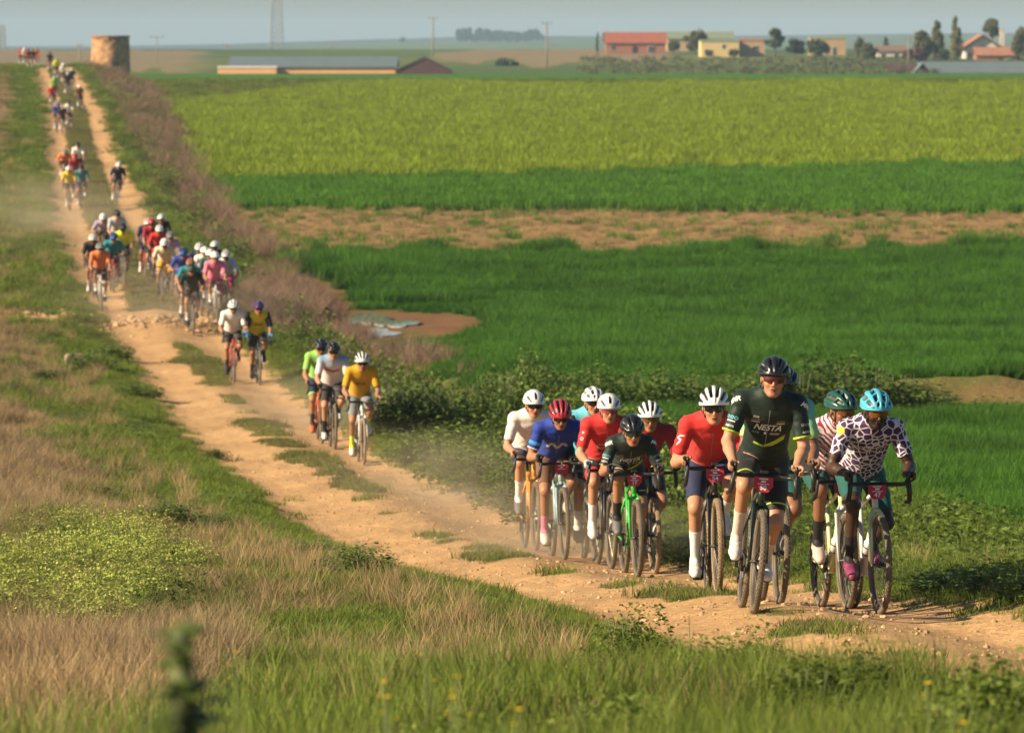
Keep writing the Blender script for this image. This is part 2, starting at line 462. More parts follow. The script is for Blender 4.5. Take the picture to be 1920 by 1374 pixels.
# ---------------------------------------------------------------- far buildings
M_ROOFRED = mat('clay_roof', (.30, .085, .05), .9, var=.25, vscale=1.5, bump=.4, bscale=6)
M_ROOFRED2 = mat('clay_roof_pale', (.34, .15, .09), .9, var=.25, vscale=1.2)
M_BRICK = mat('brick_wall', (.30, .13, .08), .9, var=.2, vscale=2)
M_CREAM = mat('cream_render', (.62, .47, .22), .9, var=.1, vscale=.8)
M_WHITE = mat('white_render', (.62, .56, .48), .9, var=.1, vscale=.8)
M_TANW = mat('tan_render', (.45, .30, .17), .9, var=.12, vscale=.7)
M_BROWNW = mat('brown_render', (.20, .12, .09), .9, var=.15, vscale=.7)
M_SHEET = mat('grey_sheet_roof', (.13, .17, .18), .55, var=.10, vscale=.6)
M_SHEETG = mat('green_sheet_roof', (.20, .24, .15), .7, var=.12, vscale=.6)
M_DKBARN = mat('dark_red_cladding', (.085, .030, .028), .8, var=.2, vscale=1)
M_ORANGE = mat('pale_orange_wall', (.80, .42, .19), .9, var=.08, vscale=.5)
M_DARK = mat('dark_opening', (.02, .018, .018), .6)
M_GLASS = mat('window_glass', (.05, .06, .07), .15, spec=.8)
M_WOOD = mat('weathered_wood', (.22, .18, .14), .9, var=.2, vscale=3)
M_STEEL = mat('galvanised_steel', (.36, .37, .38), .5, metal=.4, var=.1)
M_STONE = mat('rammed_earth', (.36, .20, .095), .95, var=.55, vscale=1.9, bump=1.0, bscale=4)

def pxw(n, d): return n / FPX * d
def house(label, px0, px1, pytop, pyeave, pybase, d, depth, wall, roof, axis='x', overhang=.35, windows=(), door=None, chimney=None, cat='house', gable_mat=None, name='house', sink=3.0):
    """gabled building; axis x: the ridge runs across the view, axis y: the gable faces the camera.
    windows: (u0,u1,v0,v1) fractions of the front wall."""
    x0, x1 = px2x(px0, d), px2x(px1, d)
    def zz(p): return CZ - (p - HORIZON) / FPX * d
    zt, ze, zb = zz(pytop), zz(pyeave), zz(pybase)
    root = empty(name, ((x0 + x1) / 2, d, zb)); w = (x1 - x0) / 2; H = ze - zb; R = zt - zb
    m = MB()
    if axis == 'x':
        m.box((0, depth / 2, (H - sink) / 2), (w - overhang, depth / 2, (H + sink) / 2))
        g = [(s * (w - overhang), y, z) for s in (-1, 1) for y, z in ((0, H), (depth, H), (depth / 2, R - .15))]
        m.poly(g, [(0, 1, 2), (5, 4, 3)])
    else:
        m.box((0, depth / 2, (H - sink) / 2), (w - overhang, depth / 2, (H + sink) / 2))
        g = [(x, y, z) for y in (0.002, depth - .002) for x, z in ((-(w - overhang), H), (w - overhang, H), (0, R - .15))]
        m.poly(g, [(0, 1, 2), (5, 4, 3)])
    m.build('wall', [wall], root)
    r = MB(); t = .14; o = overhang
    if axis == 'x':
        for y0, y1 in ((-o, depth / 2), (depth + o, depth / 2)):
            a = [(-w, y0, H), (w, y0, H), (w, y1, R), (-w, y1, R)]
            b = [(x, y, z + t) for x, y, z in a]
            r.poly(a + b, [(3, 2, 1, 0), (4, 5, 6, 7), (0, 1, 5, 4), (1, 2, 6, 5), (2, 3, 7, 6), (3, 0, 4, 7)])
    else:
        for sx in (-1, 1):
            a = [(sx * w, -o, H - .1), (sx * w, depth + o, H - .1), (0, depth + o, R), (0, -o, R)]
            b = [(x, y, z + t) for x, y, z in a]
            r.poly(a + b, [(3, 2, 1, 0), (4, 5, 6, 7), (0, 1, 5, 4), (1, 2, 6, 5), (2, 3, 7, 6), (3, 0, 4, 7)])
    ro = r.build('roof', [roof], root)
    for (u0, u1, v0, v1) in windows:
        cx = -w + 2 * w * (u0 + u1) / 2; hw = w * (u1 - u0); cz = H * (v0 + v1) / 2; hz = H * (v1 - v0) / 2
        q = MB(); q.box((cx, -.02, cz), (hw + .08, .06, hz + .08)); wo = q.build('window', [M_WHITE if wall is not M_WHITE else M_BROWNW], root)
        q = MB(); q.box((cx, -.06, cz), (hw, .05, hz)); q.build('pane', [M_GLASS], wo)
    if door:
        u0, u1, v1 = door; cx = -w + 2 * w * (u0 + u1) / 2
        q = MB(); q.box((cx, -.03, H * v1 / 2), (w * (u1 - u0), .07, H * v1 / 2)); q.build('door', [M_DARK], root)
    if chimney:
        u, ptop, wpx, cm = chimney; cx = -w + 2 * w * u; hz = zz(ptop) - zb
        q = MB(); q.box((cx, depth * .45, hz / 2 + H / 4), (pxw(wpx, d) / 2, .35, hz / 2 - H / 4)); q.box((cx, depth * .45, hz + .08), (pxw(wpx, d) / 2 + .1, .45, .08))
        q.build('chimney', [cm], ro)
    tag(root, label, cat, 'buildings of the far village')
    return root

house('long red tiled barn beside a dark cypress at the village edge', 1133, 1250, 62, 82, 99, 1180, 9, M_BRICK, M_ROOFRED, windows=((.1, .16, .3, .8), (.7, .8, .05, .7)), door=(.45, .52, .7), cat='barn', name='barn')
house('pale green sheet roofed shed behind the cream warehouse', 1248, 1376, 61, 74, 100, 1330, 10, M_TANW, M_SHEETG, cat='shed', name='shed')
house('cream warehouse with a flat front in the village', 1313, 1386, 76, 79, 105, 1120, 14, M_CREAM, M_SHEETG, overhang=.1, windows=((.1, .17, .1, .45), (.55, .62, .55, .8)), door=(.14, .3, .4), cat='warehouse', name='warehouse')
house('brown low warehouse wing joined to the cream warehouse', 1386, 1434, 74, 77, 101, 1124, 12, M_TANW, M_ROOFRED2, overhang=.1, windows=((.5, .7, .3, .6),), cat='warehouse', name='warehouse')
house('tan building half hidden by dark trees', 1518, 1586, 69, 74, 108, 1160, 12, M_TANW, M_SHEETG, overhang=.1, windows=((.2, .3, .35, .6), (.62, .7, .1, .55)), cat='building', name='village_building')
house('low brown roofed house behind leafless shrubs', 1640, 1700, 87, 97, 112, 1120, 9, M_WHITE, M_BROWNW, windows=((.2, .3, .3, .7), (.6, .7, .3, .7)))
house('white gabled upper house with red roof and round chimney stack', 1800, 1882, 66, 92, 112, 1090, 11, M_WHITE, M_ROOFRED2, axis='y', overhang=.8, windows=((.43, .57, .6, 1.25), (.15, .25, .1, .6)), chimney=(.99, 56, 9, M_WHITE))
house('low brick garage with hipped brown roof in front of the gabled house', 1826, 1908, 90, 105, 122, 1060, 7, M_BRICK, M_ROOFRED2, windows=((.72, .85, .2, .7),), door=(.55, .62, .7), cat='garage', name='garage')
house('small cream shed with dark red roof beside the grey sheet roof', 1663, 1722, 123, 134, 142, 930, 9, M_CREAM, M_DKBARN, cat='shed', name='shed', windows=((.1, .22, .2, .8),))
house('long blue grey sheet roofed farm shed at the right edge', 1722, 1990, 118, 138, 146, 915, 12, M_BROWNW, M_SHEET, cat='shed', name='shed', overhang=.3)
house('dark open gable end standing against the blue grey farm shed', 1712, 1746, 119, 138, 146, 909, 5, M_DARK, M_SHEET, axis='y', cat='shed', name='shed', overhang=.25)
house('long grey roofed barn with sunlit pale orange wall', 428, 745, 108, 127, 139, 906, 16, M_ORANGE, M_SHEET, cat='barn', name='barn', overhang=.3)
house('dark red gabled barn end at the tip of the long barn', 741, 848, 108, 133, 141, 897, 9, M_DKBARN, M_DKBARN, axis='y', cat='barn', name='barn', overhang=.2)
house('low white wall shed at the far end of the long barn', 408, 520, 126, 128, 136, 902, 4, M_ORANGE, M_WHITE, cat='shed', name='shed', overhang=.1)

# ---------------------------------------------------------------- the round dovecote on the crest
def dovecote():
    d = 640.0; xc = px2x(208, d); R = pxw(37, d); zt = CZ - (67 - HORIZON) / FPX * d
    zb = float(gz(xc, d)) - .3
    root = empty('dovecote', (xc, d, zb)); H = zt - zb
    r = np.random.default_rng(3)
    n = 64; rows = 26; vs = []; fs = []
    for i in range(rows + 1):
        t = i / rows
        rr = R * (1.03 - .10 * t) 
        for k in range(n):
            a = 2 * math.pi * k / n
            e = 1 + .07 * (fbm(np.array(a * 4.0), np.array(t * 7.0), 4) - .5) * 2
            top = H * t if i < rows else H * (1 - .12 * fbm(np.array(a * 3.0), np.array(2.0), 3) - (.05 if math.cos(a - 4.2) > .2 else 0))
            vs.append((rr * e * math.cos(a), rr * e * math.sin(a), top))
    for k in range(n): vs.append((R * .80 * math.cos(2 * math.pi * k / n), R * .80 * math.sin(2 * math.pi * k / n), vs[rows * n + k][2] - .05))
    for k in range(n): vs.append((R * .78 * math.cos(2 * math.pi * k / n), R * .78 * math.sin(2 * math.pi * k / n), H * .5))
    for i in range(rows + 2):
        for k in range(n):
            k2 = (k + 1) % n; fs.append((i * n + k, i * n + k2, (i + 1) * n + k2, (i + 1) * n + k))
    add_obj('wall', mesh_np('dovecote_wall', np.array(vs), fs), M_STONE, root)
    q = MB(); ring = [(R * .955 * math.cos(2 * math.pi * k / 40), R * .955 * math.sin(2 * math.pi * k / 40), H - .12) for k in range(40)]
    q.tube(ring, .12, 6, closed=True); q.build('coping', [M_BRICK], root)
    q = MB(); q.box((R * .3, -R * .975, .9), (.35, .2, .8), rz=.3); q.build('doorway', [M_DARK], root)
    tag(root, 'round earthen dovecote tower standing on the crest of the track', 'tower')
dovecote()

# ---------------------------------------------------------------- poles and masts
def pole(px, pytop, pybase, d, arm, label, wpx=3):
    x = px2x(px, d); zt = CZ - (pytop - HORIZON) / FPX * d; zb = CZ - (pybase - HORIZON) / FPX * d - 2
    root = empty('utility_pole', (x, d, zb)); H = zt - zb
    q = MB(); q.tube([(0, 0, 0), (0, 0, H)], [pxw(wpx, d) * .6, pxw(wpx, d) * .42], 8); q.build('post', [M_WOOD], root, True)
    q = MB(); q.box((0, 0, H - .25), (pxw(arm, d) / 2, .09, .09)); q.build('crossarm', [M_STEEL], root)
    for s in (-1, 0, 1):
        q = MB(); q.lathe([(.0, .0), (.07, .02), (.05, .12), (.07, .16), (.0, .26)], (s * pxw(arm, d) / 2 * .9, 0, H - .17), 'z', 8); q.build('insulator', [M_DARK], root, True)
    tag(root, label, 'pole', 'utility poles across the plain')
pole(1025, 42, 117, 960, 20, 'tall utility pole standing in front of the dark far wood')
pole(812, 33, 112, 1150, 18, 'utility pole rising just behind the dark red barn end')
pole(621, 79, 108, 1500, 13, 'short utility pole rising above the middle of the long barn roof')
pole(425, 84, 124, 1350, 14, 'thin utility pole behind the low end of the long barn')
pole(151, 84, 125, 900, 10, 'thin pole on the crest beside the round tower, track side')
pole(295, 68, 124, 1000, 28, 'pole with wide crossarm right of the round tower', 2)
pole(1702, 71, 118, 1000, 12, 'pole standing in front of the village shrubs by the red roof shed')
pole(845, 90, 110, 1700, 9, 'smallest thin pole right of the dark red barn end', 2)

def mast(px, wpx0, wpx1, pytop, pybase, d, label, n=14):
    x = px2x(px, d); zt = CZ - (pytop - HORIZON) / FPX * d; zb = CZ - (pybase - HORIZON) / FPX * d
    root = empty('lattice_mast', (x, d, zb)); H = zt - zb; a0 = pxw(wpx0, d) / 2; a1 = pxw(wpx1, d) / 2
    c = lambda t, sx, sy: Vector(((a0 + (a1 - a0) * t) * sx, (a0 + (a1 - a0) * t) * sy, H * t))
    r0 = .13
    cs = ((-1, -1), (1, -1), (1, 1), (-1, 1))
    for sx, sy in cs:
        q = MB(); q.tube([c(0, sx, sy), c(1, sx, sy)], r0, 5); q.build('leg', [M_STEEL], root)
    for k in range(4):
        q = MB(); A = cs[k]; Bc = cs[(k + 1) % 4]
        for i in range(n):
            t0, t1 = i / n, (i + 1) / n
            q.tube([c(t0, *A), c(t1, *Bc)], .08, 4); q.tube([c(t0, *Bc), c(t1, *A)], .08, 4); q.tube([c(t1, *A), c(t1, *Bc)], .07, 4)
        q.build('bracing', [M_STEEL], root)
    tag(root, label, 'mast', 'lattice masts on the plain')
mast(520, 24, 15, -25, 96, 1900, 'tall grey lattice mast above the long barn')
mast(6, 12, 8, 48, 98, 1800, 'lattice mast at the left edge behind the crest', 8)

# ---------------------------------------------------------------- village trees
M_BARK = mat('bark', (.10, .075, .055), .95, var=.2, vscale=4)
LEAFM = {
    'dark': mat('dark_leaves', (.042, .066, .024), .8, rnd=.2, var=.35, vscale=1.2, trans=.15),
    'olive': mat('olive_leaves', (.10, .11, .04), .8, rnd=.2, var=.3, vscale=1.0, trans=.2),
    'pale': mat('pale_spring_leaves', (.17, .17, .06), .8, rnd=.2, var=.25, vscale=1.0, trans=.25),
    'purple': mat('purple_leaves', (.13, .045, .04), .8, rnd=.2, var=.25, vscale=1.0, trans=.15),
    'blue': mat('far_pine_leaves', (.02, .045, .03), .9, var=.3, vscale=.2),
}
def leaf_cloud(r, centres, radii, n, size, squash=1.0):
    """n leaf-sized bent faces spread through clumps"""
    k = r.integers(0, len(centres), n)
    p = r.normal(size=(n, 3)); p /= np.linalg.norm(p, axis=1)[:, None]
    p *= (r.random(n) ** .45)[:, None]
    c = np.asarray(centres)[k] + p * np.asarray(radii)[k][:, None] * np.array((1, 1, squash))
    a = r.normal(size=(n, 3)); a /= np.linalg.norm(a, axis=1)[:, None]
    b = np.cross(a, r.normal(size=(n, 3))); b /= np.linalg.norm(b, axis=1)[:, None]
    s = size * (.6 + .8 * r.random(n))[:, None]
    nn = np.cross(a, b)
    v = np.stack([c - a * s, c + b * s * .45 + nn * s * .15, c + a * s, c - b * s * .45 + nn * s * .15], 1).reshape(-1, 3)
    f = np.arange(4 * n).reshape(n, 4)
    return v, f
def tree(px, pytop, pybase, wpx, d, kind, label, shape='round', seed=1, n=2600, name='tree', cat='tree'):
    r = np.random.default_rng(seed)
    x = px2x(px, d); zt = CZ - (pytop - HORIZON) / FPX * d; zb = CZ - (pybase - HORIZON) / FPX * d
    root = empty(name, (x, d, zb)); H = zt - zb; W = pxw(wpx, d) / 2
    q = MB(); th = H * (.35 if shape == 'round' else .9)
    q.tube([(0, 0, -1.5), (W * .03, 0, th * .5), (0, 0, th)], [H * .035, H * .025, H * .010], 8)
    cs = []; rs = []
    m = 26 if shape == 'round' else 18
    for i in range(m):
        if shape == 'round':
            a = r.random() * 6.28; e = r.random() ** .6
            zc = H * (.28 + .62 * r.random()); prof = math.sqrt(max(.05, 1 - ((zc / H - .52) / .5) ** 2))
            c = (W * .78 * prof * e * math.cos(a), W * .78 * prof * e * math.sin(a), zc); rad = W * (.14 + .24 * r.random())
        else:
            zc = H * (.12 + .85 * i / m); prof = math.sin(math.pi * min(1, (zc / H) ** .7)) * .75 + .1
            a = r.random() * 6.28; c = (W * prof * .6 * math.cos(a), W * prof * .6 * math.sin(a), zc); rad = W * (.35 + .3 * r.random()) * max(.45, prof)
        cs.append(c); rs.append(rad)
        q.tube([(0, 0, min(th, c[2] * .6)), (c[0] * .5, c[1] * .5, c[2] * .8), c], [H * .012, H * .008, H * .003], 5)
    q.build('trunk', [M_BARK], root, True)
    v, f = leaf_cloud(r, cs, rs, int(n * .7), W * .10 + .14, 1.0 if shape == 'round' else 1.6)
    add_obj('crown', mesh_np('crown', v, f), LEAFM[kind], root)
    tag(root, label, cat, 'trees of the far village')
tree(1452, 50, 102, 42, 1100, 'dark', 'tall dark round tree between the warehouse and the tan building', seed=11)
tree(1490, 74, 106, 38, 1090, 'dark', 'low dark bushy tree right of the tall dark one', seed=12)
tree(1532, 78, 108, 50, 1080, 'dark', 'dark spreading tree in front of the tan building', seed=13)
tree(1120, 60, 100, 7, 1150, 'dark', 'thin dark cypress at the end of the red tiled barn', 'tall', seed=14, n=900)
tree(1136, 60, 80, 14, 1230, 'olive', 'small olive tree peeping over the end of the red tiled barn', seed=15, n=1200)
tree(1303, 60, 102, 52, 1150, 'olive', 'loose olive tree between the red barn and the cream warehouse', seed=16)
tree(1263, 76, 100, 30, 1160, 'olive', 'low olive shrub against the end of the red barn', seed=17, n=1500)
tree(1791, 30, 118, 30, 1050, 'pale', 'tall slim poplar left of the gabled house', 'tall', seed=18)
tree(1757, 40, 116, 34, 1070, 'pale', 'broad poplar next to the slim poplar', 'tall', seed=19)
tree(1735, 58, 118, 56, 1060, 'pale', 'rounded pale tree below the broad poplar', seed=20)
tree(1858, 36, 80, 46, 1200, 'pale', 'pale tree behind the roof of the gabled house', seed=21)
tree(1912, 52, 112, 40, 1060, 'olive', 'olive tree at the edge beyond the chimney', 'tall', seed=22)
tree(1612, 72, 108, 30, 1100, 'olive', 'thin olive tree right of the tan building', 'tall', seed=23, n=1600)
tree(1660, 70, 100, 14, 1150, 'dark', 'small dark cypress behind the low brown roof', 'tall', seed=24, n=900)
tree(1713, 97, 118, 60, 1040, 'purple', 'low purple leaved shrub mass left of the gabled house', seed=25, name='shrub', cat='shrub')
tree(1770, 92, 118, 24, 1045, 'dark', 'dark low shrub at the foot of the slim poplar', seed=26, n=1500, name='shrub', cat='shrub')
tree(1625, 84, 112, 40, 1070, 'olive', 'olive shrub left of the low brown roofed house', seed=27, n=1800, name='shrub', cat='shrub')
tree(755, 70, 84, 13, 4400, 'blue', 'lone dark tree on the far slope', seed=28, n=900)
tree(945, 116, 132, 60, 985, 'dark', 'flat dark shrub beyond the field right of the red barn end', seed=29, n=1800, name='shrub', cat='shrub')
tree(1375, 95, 106, 26, 1060, 'olive', 'low shrub at the foot of the cream warehouse', seed=30, n=1000, name='shrub', cat='shrub')
# far wood on the ridge that reads as one mass
def far_wood():
    r = np.random.default_rng(5); d = 4700.0; cs = []; rs = []
    for i in range(150):
        p = r.uniform(860, 1018); top = 60 - 4 * math.sin((p - 860) / 158 * math.pi * 2.3) 
        y = r.uniform(top, 74); dd = d + r.uniform(-60, 60)
        cs.append((px2x(p, dd), dd, CZ - (y - HORIZON) / FPX * dd)); rs.append(r.uniform(1.5, 3.0))
    v, f = leaf_cloud(r, cs, rs, 14000, 1.0)
    o = add_obj('distant_wood', mesh_np('distant_wood', v, f), LEAFM['blue'])
    tag(o, 'dark wood of round crowns on the far ridge', 'wood', kind='stuff')
far_wood()
def scrub_bank():
    # low hedge scrub along the village edge that reads as one mass
    r = np.random.default_rng(6); cs = []; rs = []
    for i in range(420):
        p = r.uniform(1090, 1760); dd = r.uniform(880, 1080); x = px2x(p, dd)
        cs.append((x, dd, float(gz(x, dd)) + .3)); rs.append(r.uniform(.5, 1.3))
    v, f = leaf_cloud(r, cs, rs, 15000, .22, .5)
    o = add_obj('scrub', mesh_np('scrub', v, f), LEAFM['olive'])
    tag(o, 'low rough scrub on the slope below the village', 'scrub', kind='stuff')
scrub_bank()
# ---------------------------------------------------------------- plants: source clumps
def leafmat(name, col, tip, rnd=.25, trans=.3, rough=.65):
    """blade colour runs from the base colour to the tip colour along the stem (attribute t)"""
    m = bpy.data.materials.new(name); m.use_nodes = True
    nt = m.node_tree; L = nt.links; B = nt.nodes['Principled BSDF']
    B.inputs['Roughness'].default_value = rough; B.inputs['Specular IOR Level'].default_value = .25
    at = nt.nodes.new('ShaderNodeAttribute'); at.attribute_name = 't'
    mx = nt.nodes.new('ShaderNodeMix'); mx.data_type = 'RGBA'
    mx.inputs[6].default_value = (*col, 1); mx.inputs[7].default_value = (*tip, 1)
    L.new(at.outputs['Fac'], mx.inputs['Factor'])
    oi = nt.nodes.new('ShaderNodeObjectInfo')
    mr = nt.nodes.new('ShaderNodeMapRange'); mr.inputs['To Min'].default_value = 1 - rnd; mr.inputs['To Max'].default_value = 1 + rnd
    L.new(oi.outputs['Random'], mr.inputs['Value'])
    ge = nt.nodes.new('ShaderNodeNewGeometry'); tn = nt.nodes.new('ShaderNodeTexNoise'); tn.inputs['Scale'].default_value = .35; tn.inputs['Detail'].default_value = 5; tn.inputs['Roughness'].default_value = .7
    L.new(ge.outputs['Position'], tn.inputs['Vector'])
    m2 = nt.nodes.new('ShaderNodeMapRange'); m2.inputs['From Min'].default_value = .3; m2.inputs['From Max'].default_value = .7; m2.inputs['To Min'].default_value = .68; m2.inputs['To Max'].default_value = 1.32
    L.new(tn.outputs['Fac'], m2.inputs['Value'])
    pr = nt.nodes.new('ShaderNodeMath'); pr.operation = 'MULTIPLY'; L.new(mr.outputs[0], pr.inputs[0]); L.new(m2.outputs[0], pr.inputs[1])
    mu = nt.nodes.new('ShaderNodeMix'); mu.data_type = 'RGBA'; mu.blend_type = 'MULTIPLY'; mu.inputs['Factor'].default_value = 1
    L.new(mx.outputs[2], mu.inputs[6]); L.new(pr.outputs[0], mu.inputs[7])
    L.new(mu.outputs[2], B.inputs['Base Color'])
    tr = nt.nodes.new('ShaderNodeBsdfTranslucent'); L.new(mu.outputs[2], tr.inputs['Color'])
    ms = nt.nodes.new('ShaderNodeMixShader'); ms.inputs[0].default_value = trans
    L.new(B.outputs[0], ms.inputs[1]); L.new(tr.outputs[0], ms.inputs[2]); L.new(ms.outputs[0], nt.nodes['Material Output'].inputs['Surface'])
    return m
LM = {
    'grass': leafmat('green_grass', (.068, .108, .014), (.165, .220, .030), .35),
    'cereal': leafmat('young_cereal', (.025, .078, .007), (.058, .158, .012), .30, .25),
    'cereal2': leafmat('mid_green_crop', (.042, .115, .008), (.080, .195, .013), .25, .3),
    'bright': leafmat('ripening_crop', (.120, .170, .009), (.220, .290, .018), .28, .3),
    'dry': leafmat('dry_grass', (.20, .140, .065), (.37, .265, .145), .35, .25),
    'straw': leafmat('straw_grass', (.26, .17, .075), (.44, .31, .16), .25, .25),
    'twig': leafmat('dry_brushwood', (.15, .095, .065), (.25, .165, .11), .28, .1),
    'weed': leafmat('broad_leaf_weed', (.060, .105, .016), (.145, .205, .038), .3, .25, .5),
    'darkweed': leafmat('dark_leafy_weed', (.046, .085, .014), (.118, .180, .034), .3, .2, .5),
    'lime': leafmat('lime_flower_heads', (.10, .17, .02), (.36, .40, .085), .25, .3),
    'nearweed': leafmat('light_green_weed', (.080, .130, .018), (.20, .265, .042), .3, .35, .6),  # lighter green than the other weeds, for the foreground bushes
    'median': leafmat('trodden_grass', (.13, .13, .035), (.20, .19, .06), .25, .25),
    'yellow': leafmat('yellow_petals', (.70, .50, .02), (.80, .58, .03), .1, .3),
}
def blades(r, n, h, spread, width, lean=.35, seg=3, hvar=.4):
    """n tapering bent blades; returns verts, quads, t"""
    ang = r.random(n) * 6.283; rad = spread * np.sqrt(r.random(n))
    bx, by = rad * np.cos(ang), rad * np.sin(ang)
    H = h * (1 - hvar + hvar * 1.4 * r.random(n)); la = r.random(n) * 6.283; le = lean * H * (.3 + r.random(n))
    wa = r.random(n) * 6.283; W = width * (.7 + .6 * r.random(n))
    V = []; T = []
    for k in range(seg + 1):
        t = k / seg
        cx = bx + np.cos(la) * le * t * t; cy = by + np.sin(la) * le * t * t; cz = H * (t - .12 * t * t * lean)
        w = W * (1 - .92 * t ** 1.6) * .5
        V.append(np.stack([cx - np.cos(wa) * w, cy - np.sin(wa) * w, cz], -1)); V.append(np.stack([cx + np.cos(wa) * w, cy + np.sin(wa) * w, cz], -1))
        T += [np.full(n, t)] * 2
    v = np.stack(V, 1); m = 2 * (seg + 1)
    f = []
    base = (np.arange(n) * m)[:, None]
    for k in range(seg): f.append(base + np.array([2 * k, 2 * k + 1, 2 * k + 3, 2 * k + 2])[None])
    return v.reshape(-1, 3), np.concatenate(f), np.stack(T, 1).ravel()
def leaves(r, n, h, spread, size, up=.5):
    """n folded broad leaves on a loose dome"""
    ang = r.random(n) * 6.283; rad = spread * np.sqrt(r.random(n)); z = h * (.12 + .88 * r.random(n) ** .8) * np.sqrt(np.clip(1 - (rad / spread) ** 2 * .75, 0, 1))
    c = np.stack([rad * np.cos(ang), rad * np.sin(ang), z], -1)
    da = ang + r.normal(size=n) * .8
    dirv = np.stack([np.cos(da), np.sin(da), up * (r.random(n) * 1.6 - .5)], -1); dirv /= np.linalg.norm(dirv, axis=1)[:, None]
    side = np.cross(dirv, np.array((0, 0, 1.0)) + r.normal(size=(n, 3)) * .35); side /= np.linalg.norm(side, axis=1)[:, None]
    nn = np.cross(side, dirv)
    s = (size * (.5 + .8 * r.random(n)))[:, None]
    v = np.stack([c, c + dirv * s * .45 + side * s * .32 + nn * s * .10, c + dirv * s - nn * s * .16, c + dirv * s * .45 - side * s * .32 + nn * s * .10], 1)
    f1 = np.arange(4 * n).reshape(n, 4)
    tri = np.concatenate([f1[:, [0, 1, 2]], f1[:, [0, 2, 3]]])
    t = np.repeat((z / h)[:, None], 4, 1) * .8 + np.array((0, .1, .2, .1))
    return v.reshape(-1, 3), tri, t.ravel()
def clump(name, parts, mats_):
    """joins (verts, faces, t, material index) parts into one mesh"""
    me = bpy.data.meshes.new(name)
    V = np.concatenate([p[0] for p in parts]); T = np.concatenate([p[2] for p in parts])
    F = []; MI = []; b = 0
    for v, f, t, mi in parts:
        F += [tuple(q) for q in (f + b).tolist()]; MI += [mi] * len(f); b += len(v)
    me.from_pydata(V.tolist(), [], F)
    a = me.attributes.new('t', 'FLOAT', 'POINT'); a.data.foreach_set('value', T.astype(np.float32))
    for m in mats_: me.materials.append(m)
    me.polygons.foreach_set('material_index', np.array(MI, dtype=np.int32))
    me.polygons.foreach_set('use_smooth', np.ones(len(MI), dtype=bool)); me.update()
    return me
def rr(s): return np.random.default_rng(s)
def with_mi(x, mi=0): return (*x, mi)
def heads(r, n, h, spread, size, stem_w=.004, top_mi=1, petals=7):
    """stems that each carry a small flat flower head"""
    sv, sf, st = blades(r, n, h, spread, stem_w, .25, 2, .25)
    v3 = sv.reshape(n, 6, 3); tip = (v3[:, 4] + v3[:, 5]) / 2
    k = petals; c = np.repeat(tip, k, 0) + r.normal(size=(n * k, 3)) * np.array((size, size, size * .35))
    s = size * .55
    a = r.normal(size=(n * k, 3)); a[:, 2] *= .4; a /= np.linalg.norm(a, axis=1)[:, None]
    b = np.cross(a, np.array((0, 0, 1.0)) + r.normal(size=(n * k, 3)) * .4); b /= np.linalg.norm(b, axis=1)[:, None]
    hv = np.stack([c - a * s, c + b * s, c + a * s, c - b * s], 1).reshape(-1, 3); hf = np.arange(4 * n * k).reshape(-1, 4)
    return (sv, sf, st, 0), (hv, hf, np.full(len(hv), 1.0), top_mi)
def source(name, meshes):
    c = bpy.data.collections.new(name)
    for me in meshes:
        o = bpy.data.objects.new(me.name, me); c.objects.link(o)
    return c
SRC = {
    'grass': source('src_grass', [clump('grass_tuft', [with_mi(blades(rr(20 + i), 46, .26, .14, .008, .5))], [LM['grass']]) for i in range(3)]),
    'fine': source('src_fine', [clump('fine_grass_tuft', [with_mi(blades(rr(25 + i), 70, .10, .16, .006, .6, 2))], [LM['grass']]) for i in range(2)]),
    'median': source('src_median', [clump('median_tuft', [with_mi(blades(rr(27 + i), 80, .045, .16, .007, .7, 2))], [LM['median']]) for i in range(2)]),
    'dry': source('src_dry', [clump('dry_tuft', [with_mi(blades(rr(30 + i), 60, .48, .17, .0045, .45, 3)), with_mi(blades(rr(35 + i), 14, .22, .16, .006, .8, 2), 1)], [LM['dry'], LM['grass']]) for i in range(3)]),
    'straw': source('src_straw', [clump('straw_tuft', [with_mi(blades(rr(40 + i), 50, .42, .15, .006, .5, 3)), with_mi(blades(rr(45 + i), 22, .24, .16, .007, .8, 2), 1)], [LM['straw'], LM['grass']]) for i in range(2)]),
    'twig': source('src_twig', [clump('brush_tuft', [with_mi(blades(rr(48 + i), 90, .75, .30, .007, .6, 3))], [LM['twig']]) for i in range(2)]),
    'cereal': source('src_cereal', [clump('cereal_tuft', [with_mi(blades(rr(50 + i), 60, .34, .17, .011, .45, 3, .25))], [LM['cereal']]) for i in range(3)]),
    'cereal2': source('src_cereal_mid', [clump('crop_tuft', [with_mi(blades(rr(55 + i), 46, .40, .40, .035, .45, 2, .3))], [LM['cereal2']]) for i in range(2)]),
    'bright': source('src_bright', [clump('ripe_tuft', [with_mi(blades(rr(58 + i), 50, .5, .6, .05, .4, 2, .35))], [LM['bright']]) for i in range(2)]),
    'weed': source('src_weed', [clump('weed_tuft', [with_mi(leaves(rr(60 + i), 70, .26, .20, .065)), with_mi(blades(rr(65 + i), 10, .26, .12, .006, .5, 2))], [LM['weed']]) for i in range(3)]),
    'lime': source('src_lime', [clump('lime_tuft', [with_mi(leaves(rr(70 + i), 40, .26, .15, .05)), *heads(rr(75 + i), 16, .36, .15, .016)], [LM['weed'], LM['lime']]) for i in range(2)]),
    'yellow': source('src_yellow', [clump('yellow_tuft', [with_mi(blades(rr(80), 8, .2, .05, .006)), *heads(rr(81), 3, .3, .05, .012, .004, 1, 6)], [LM['grass'], LM['yellow']])]),
}
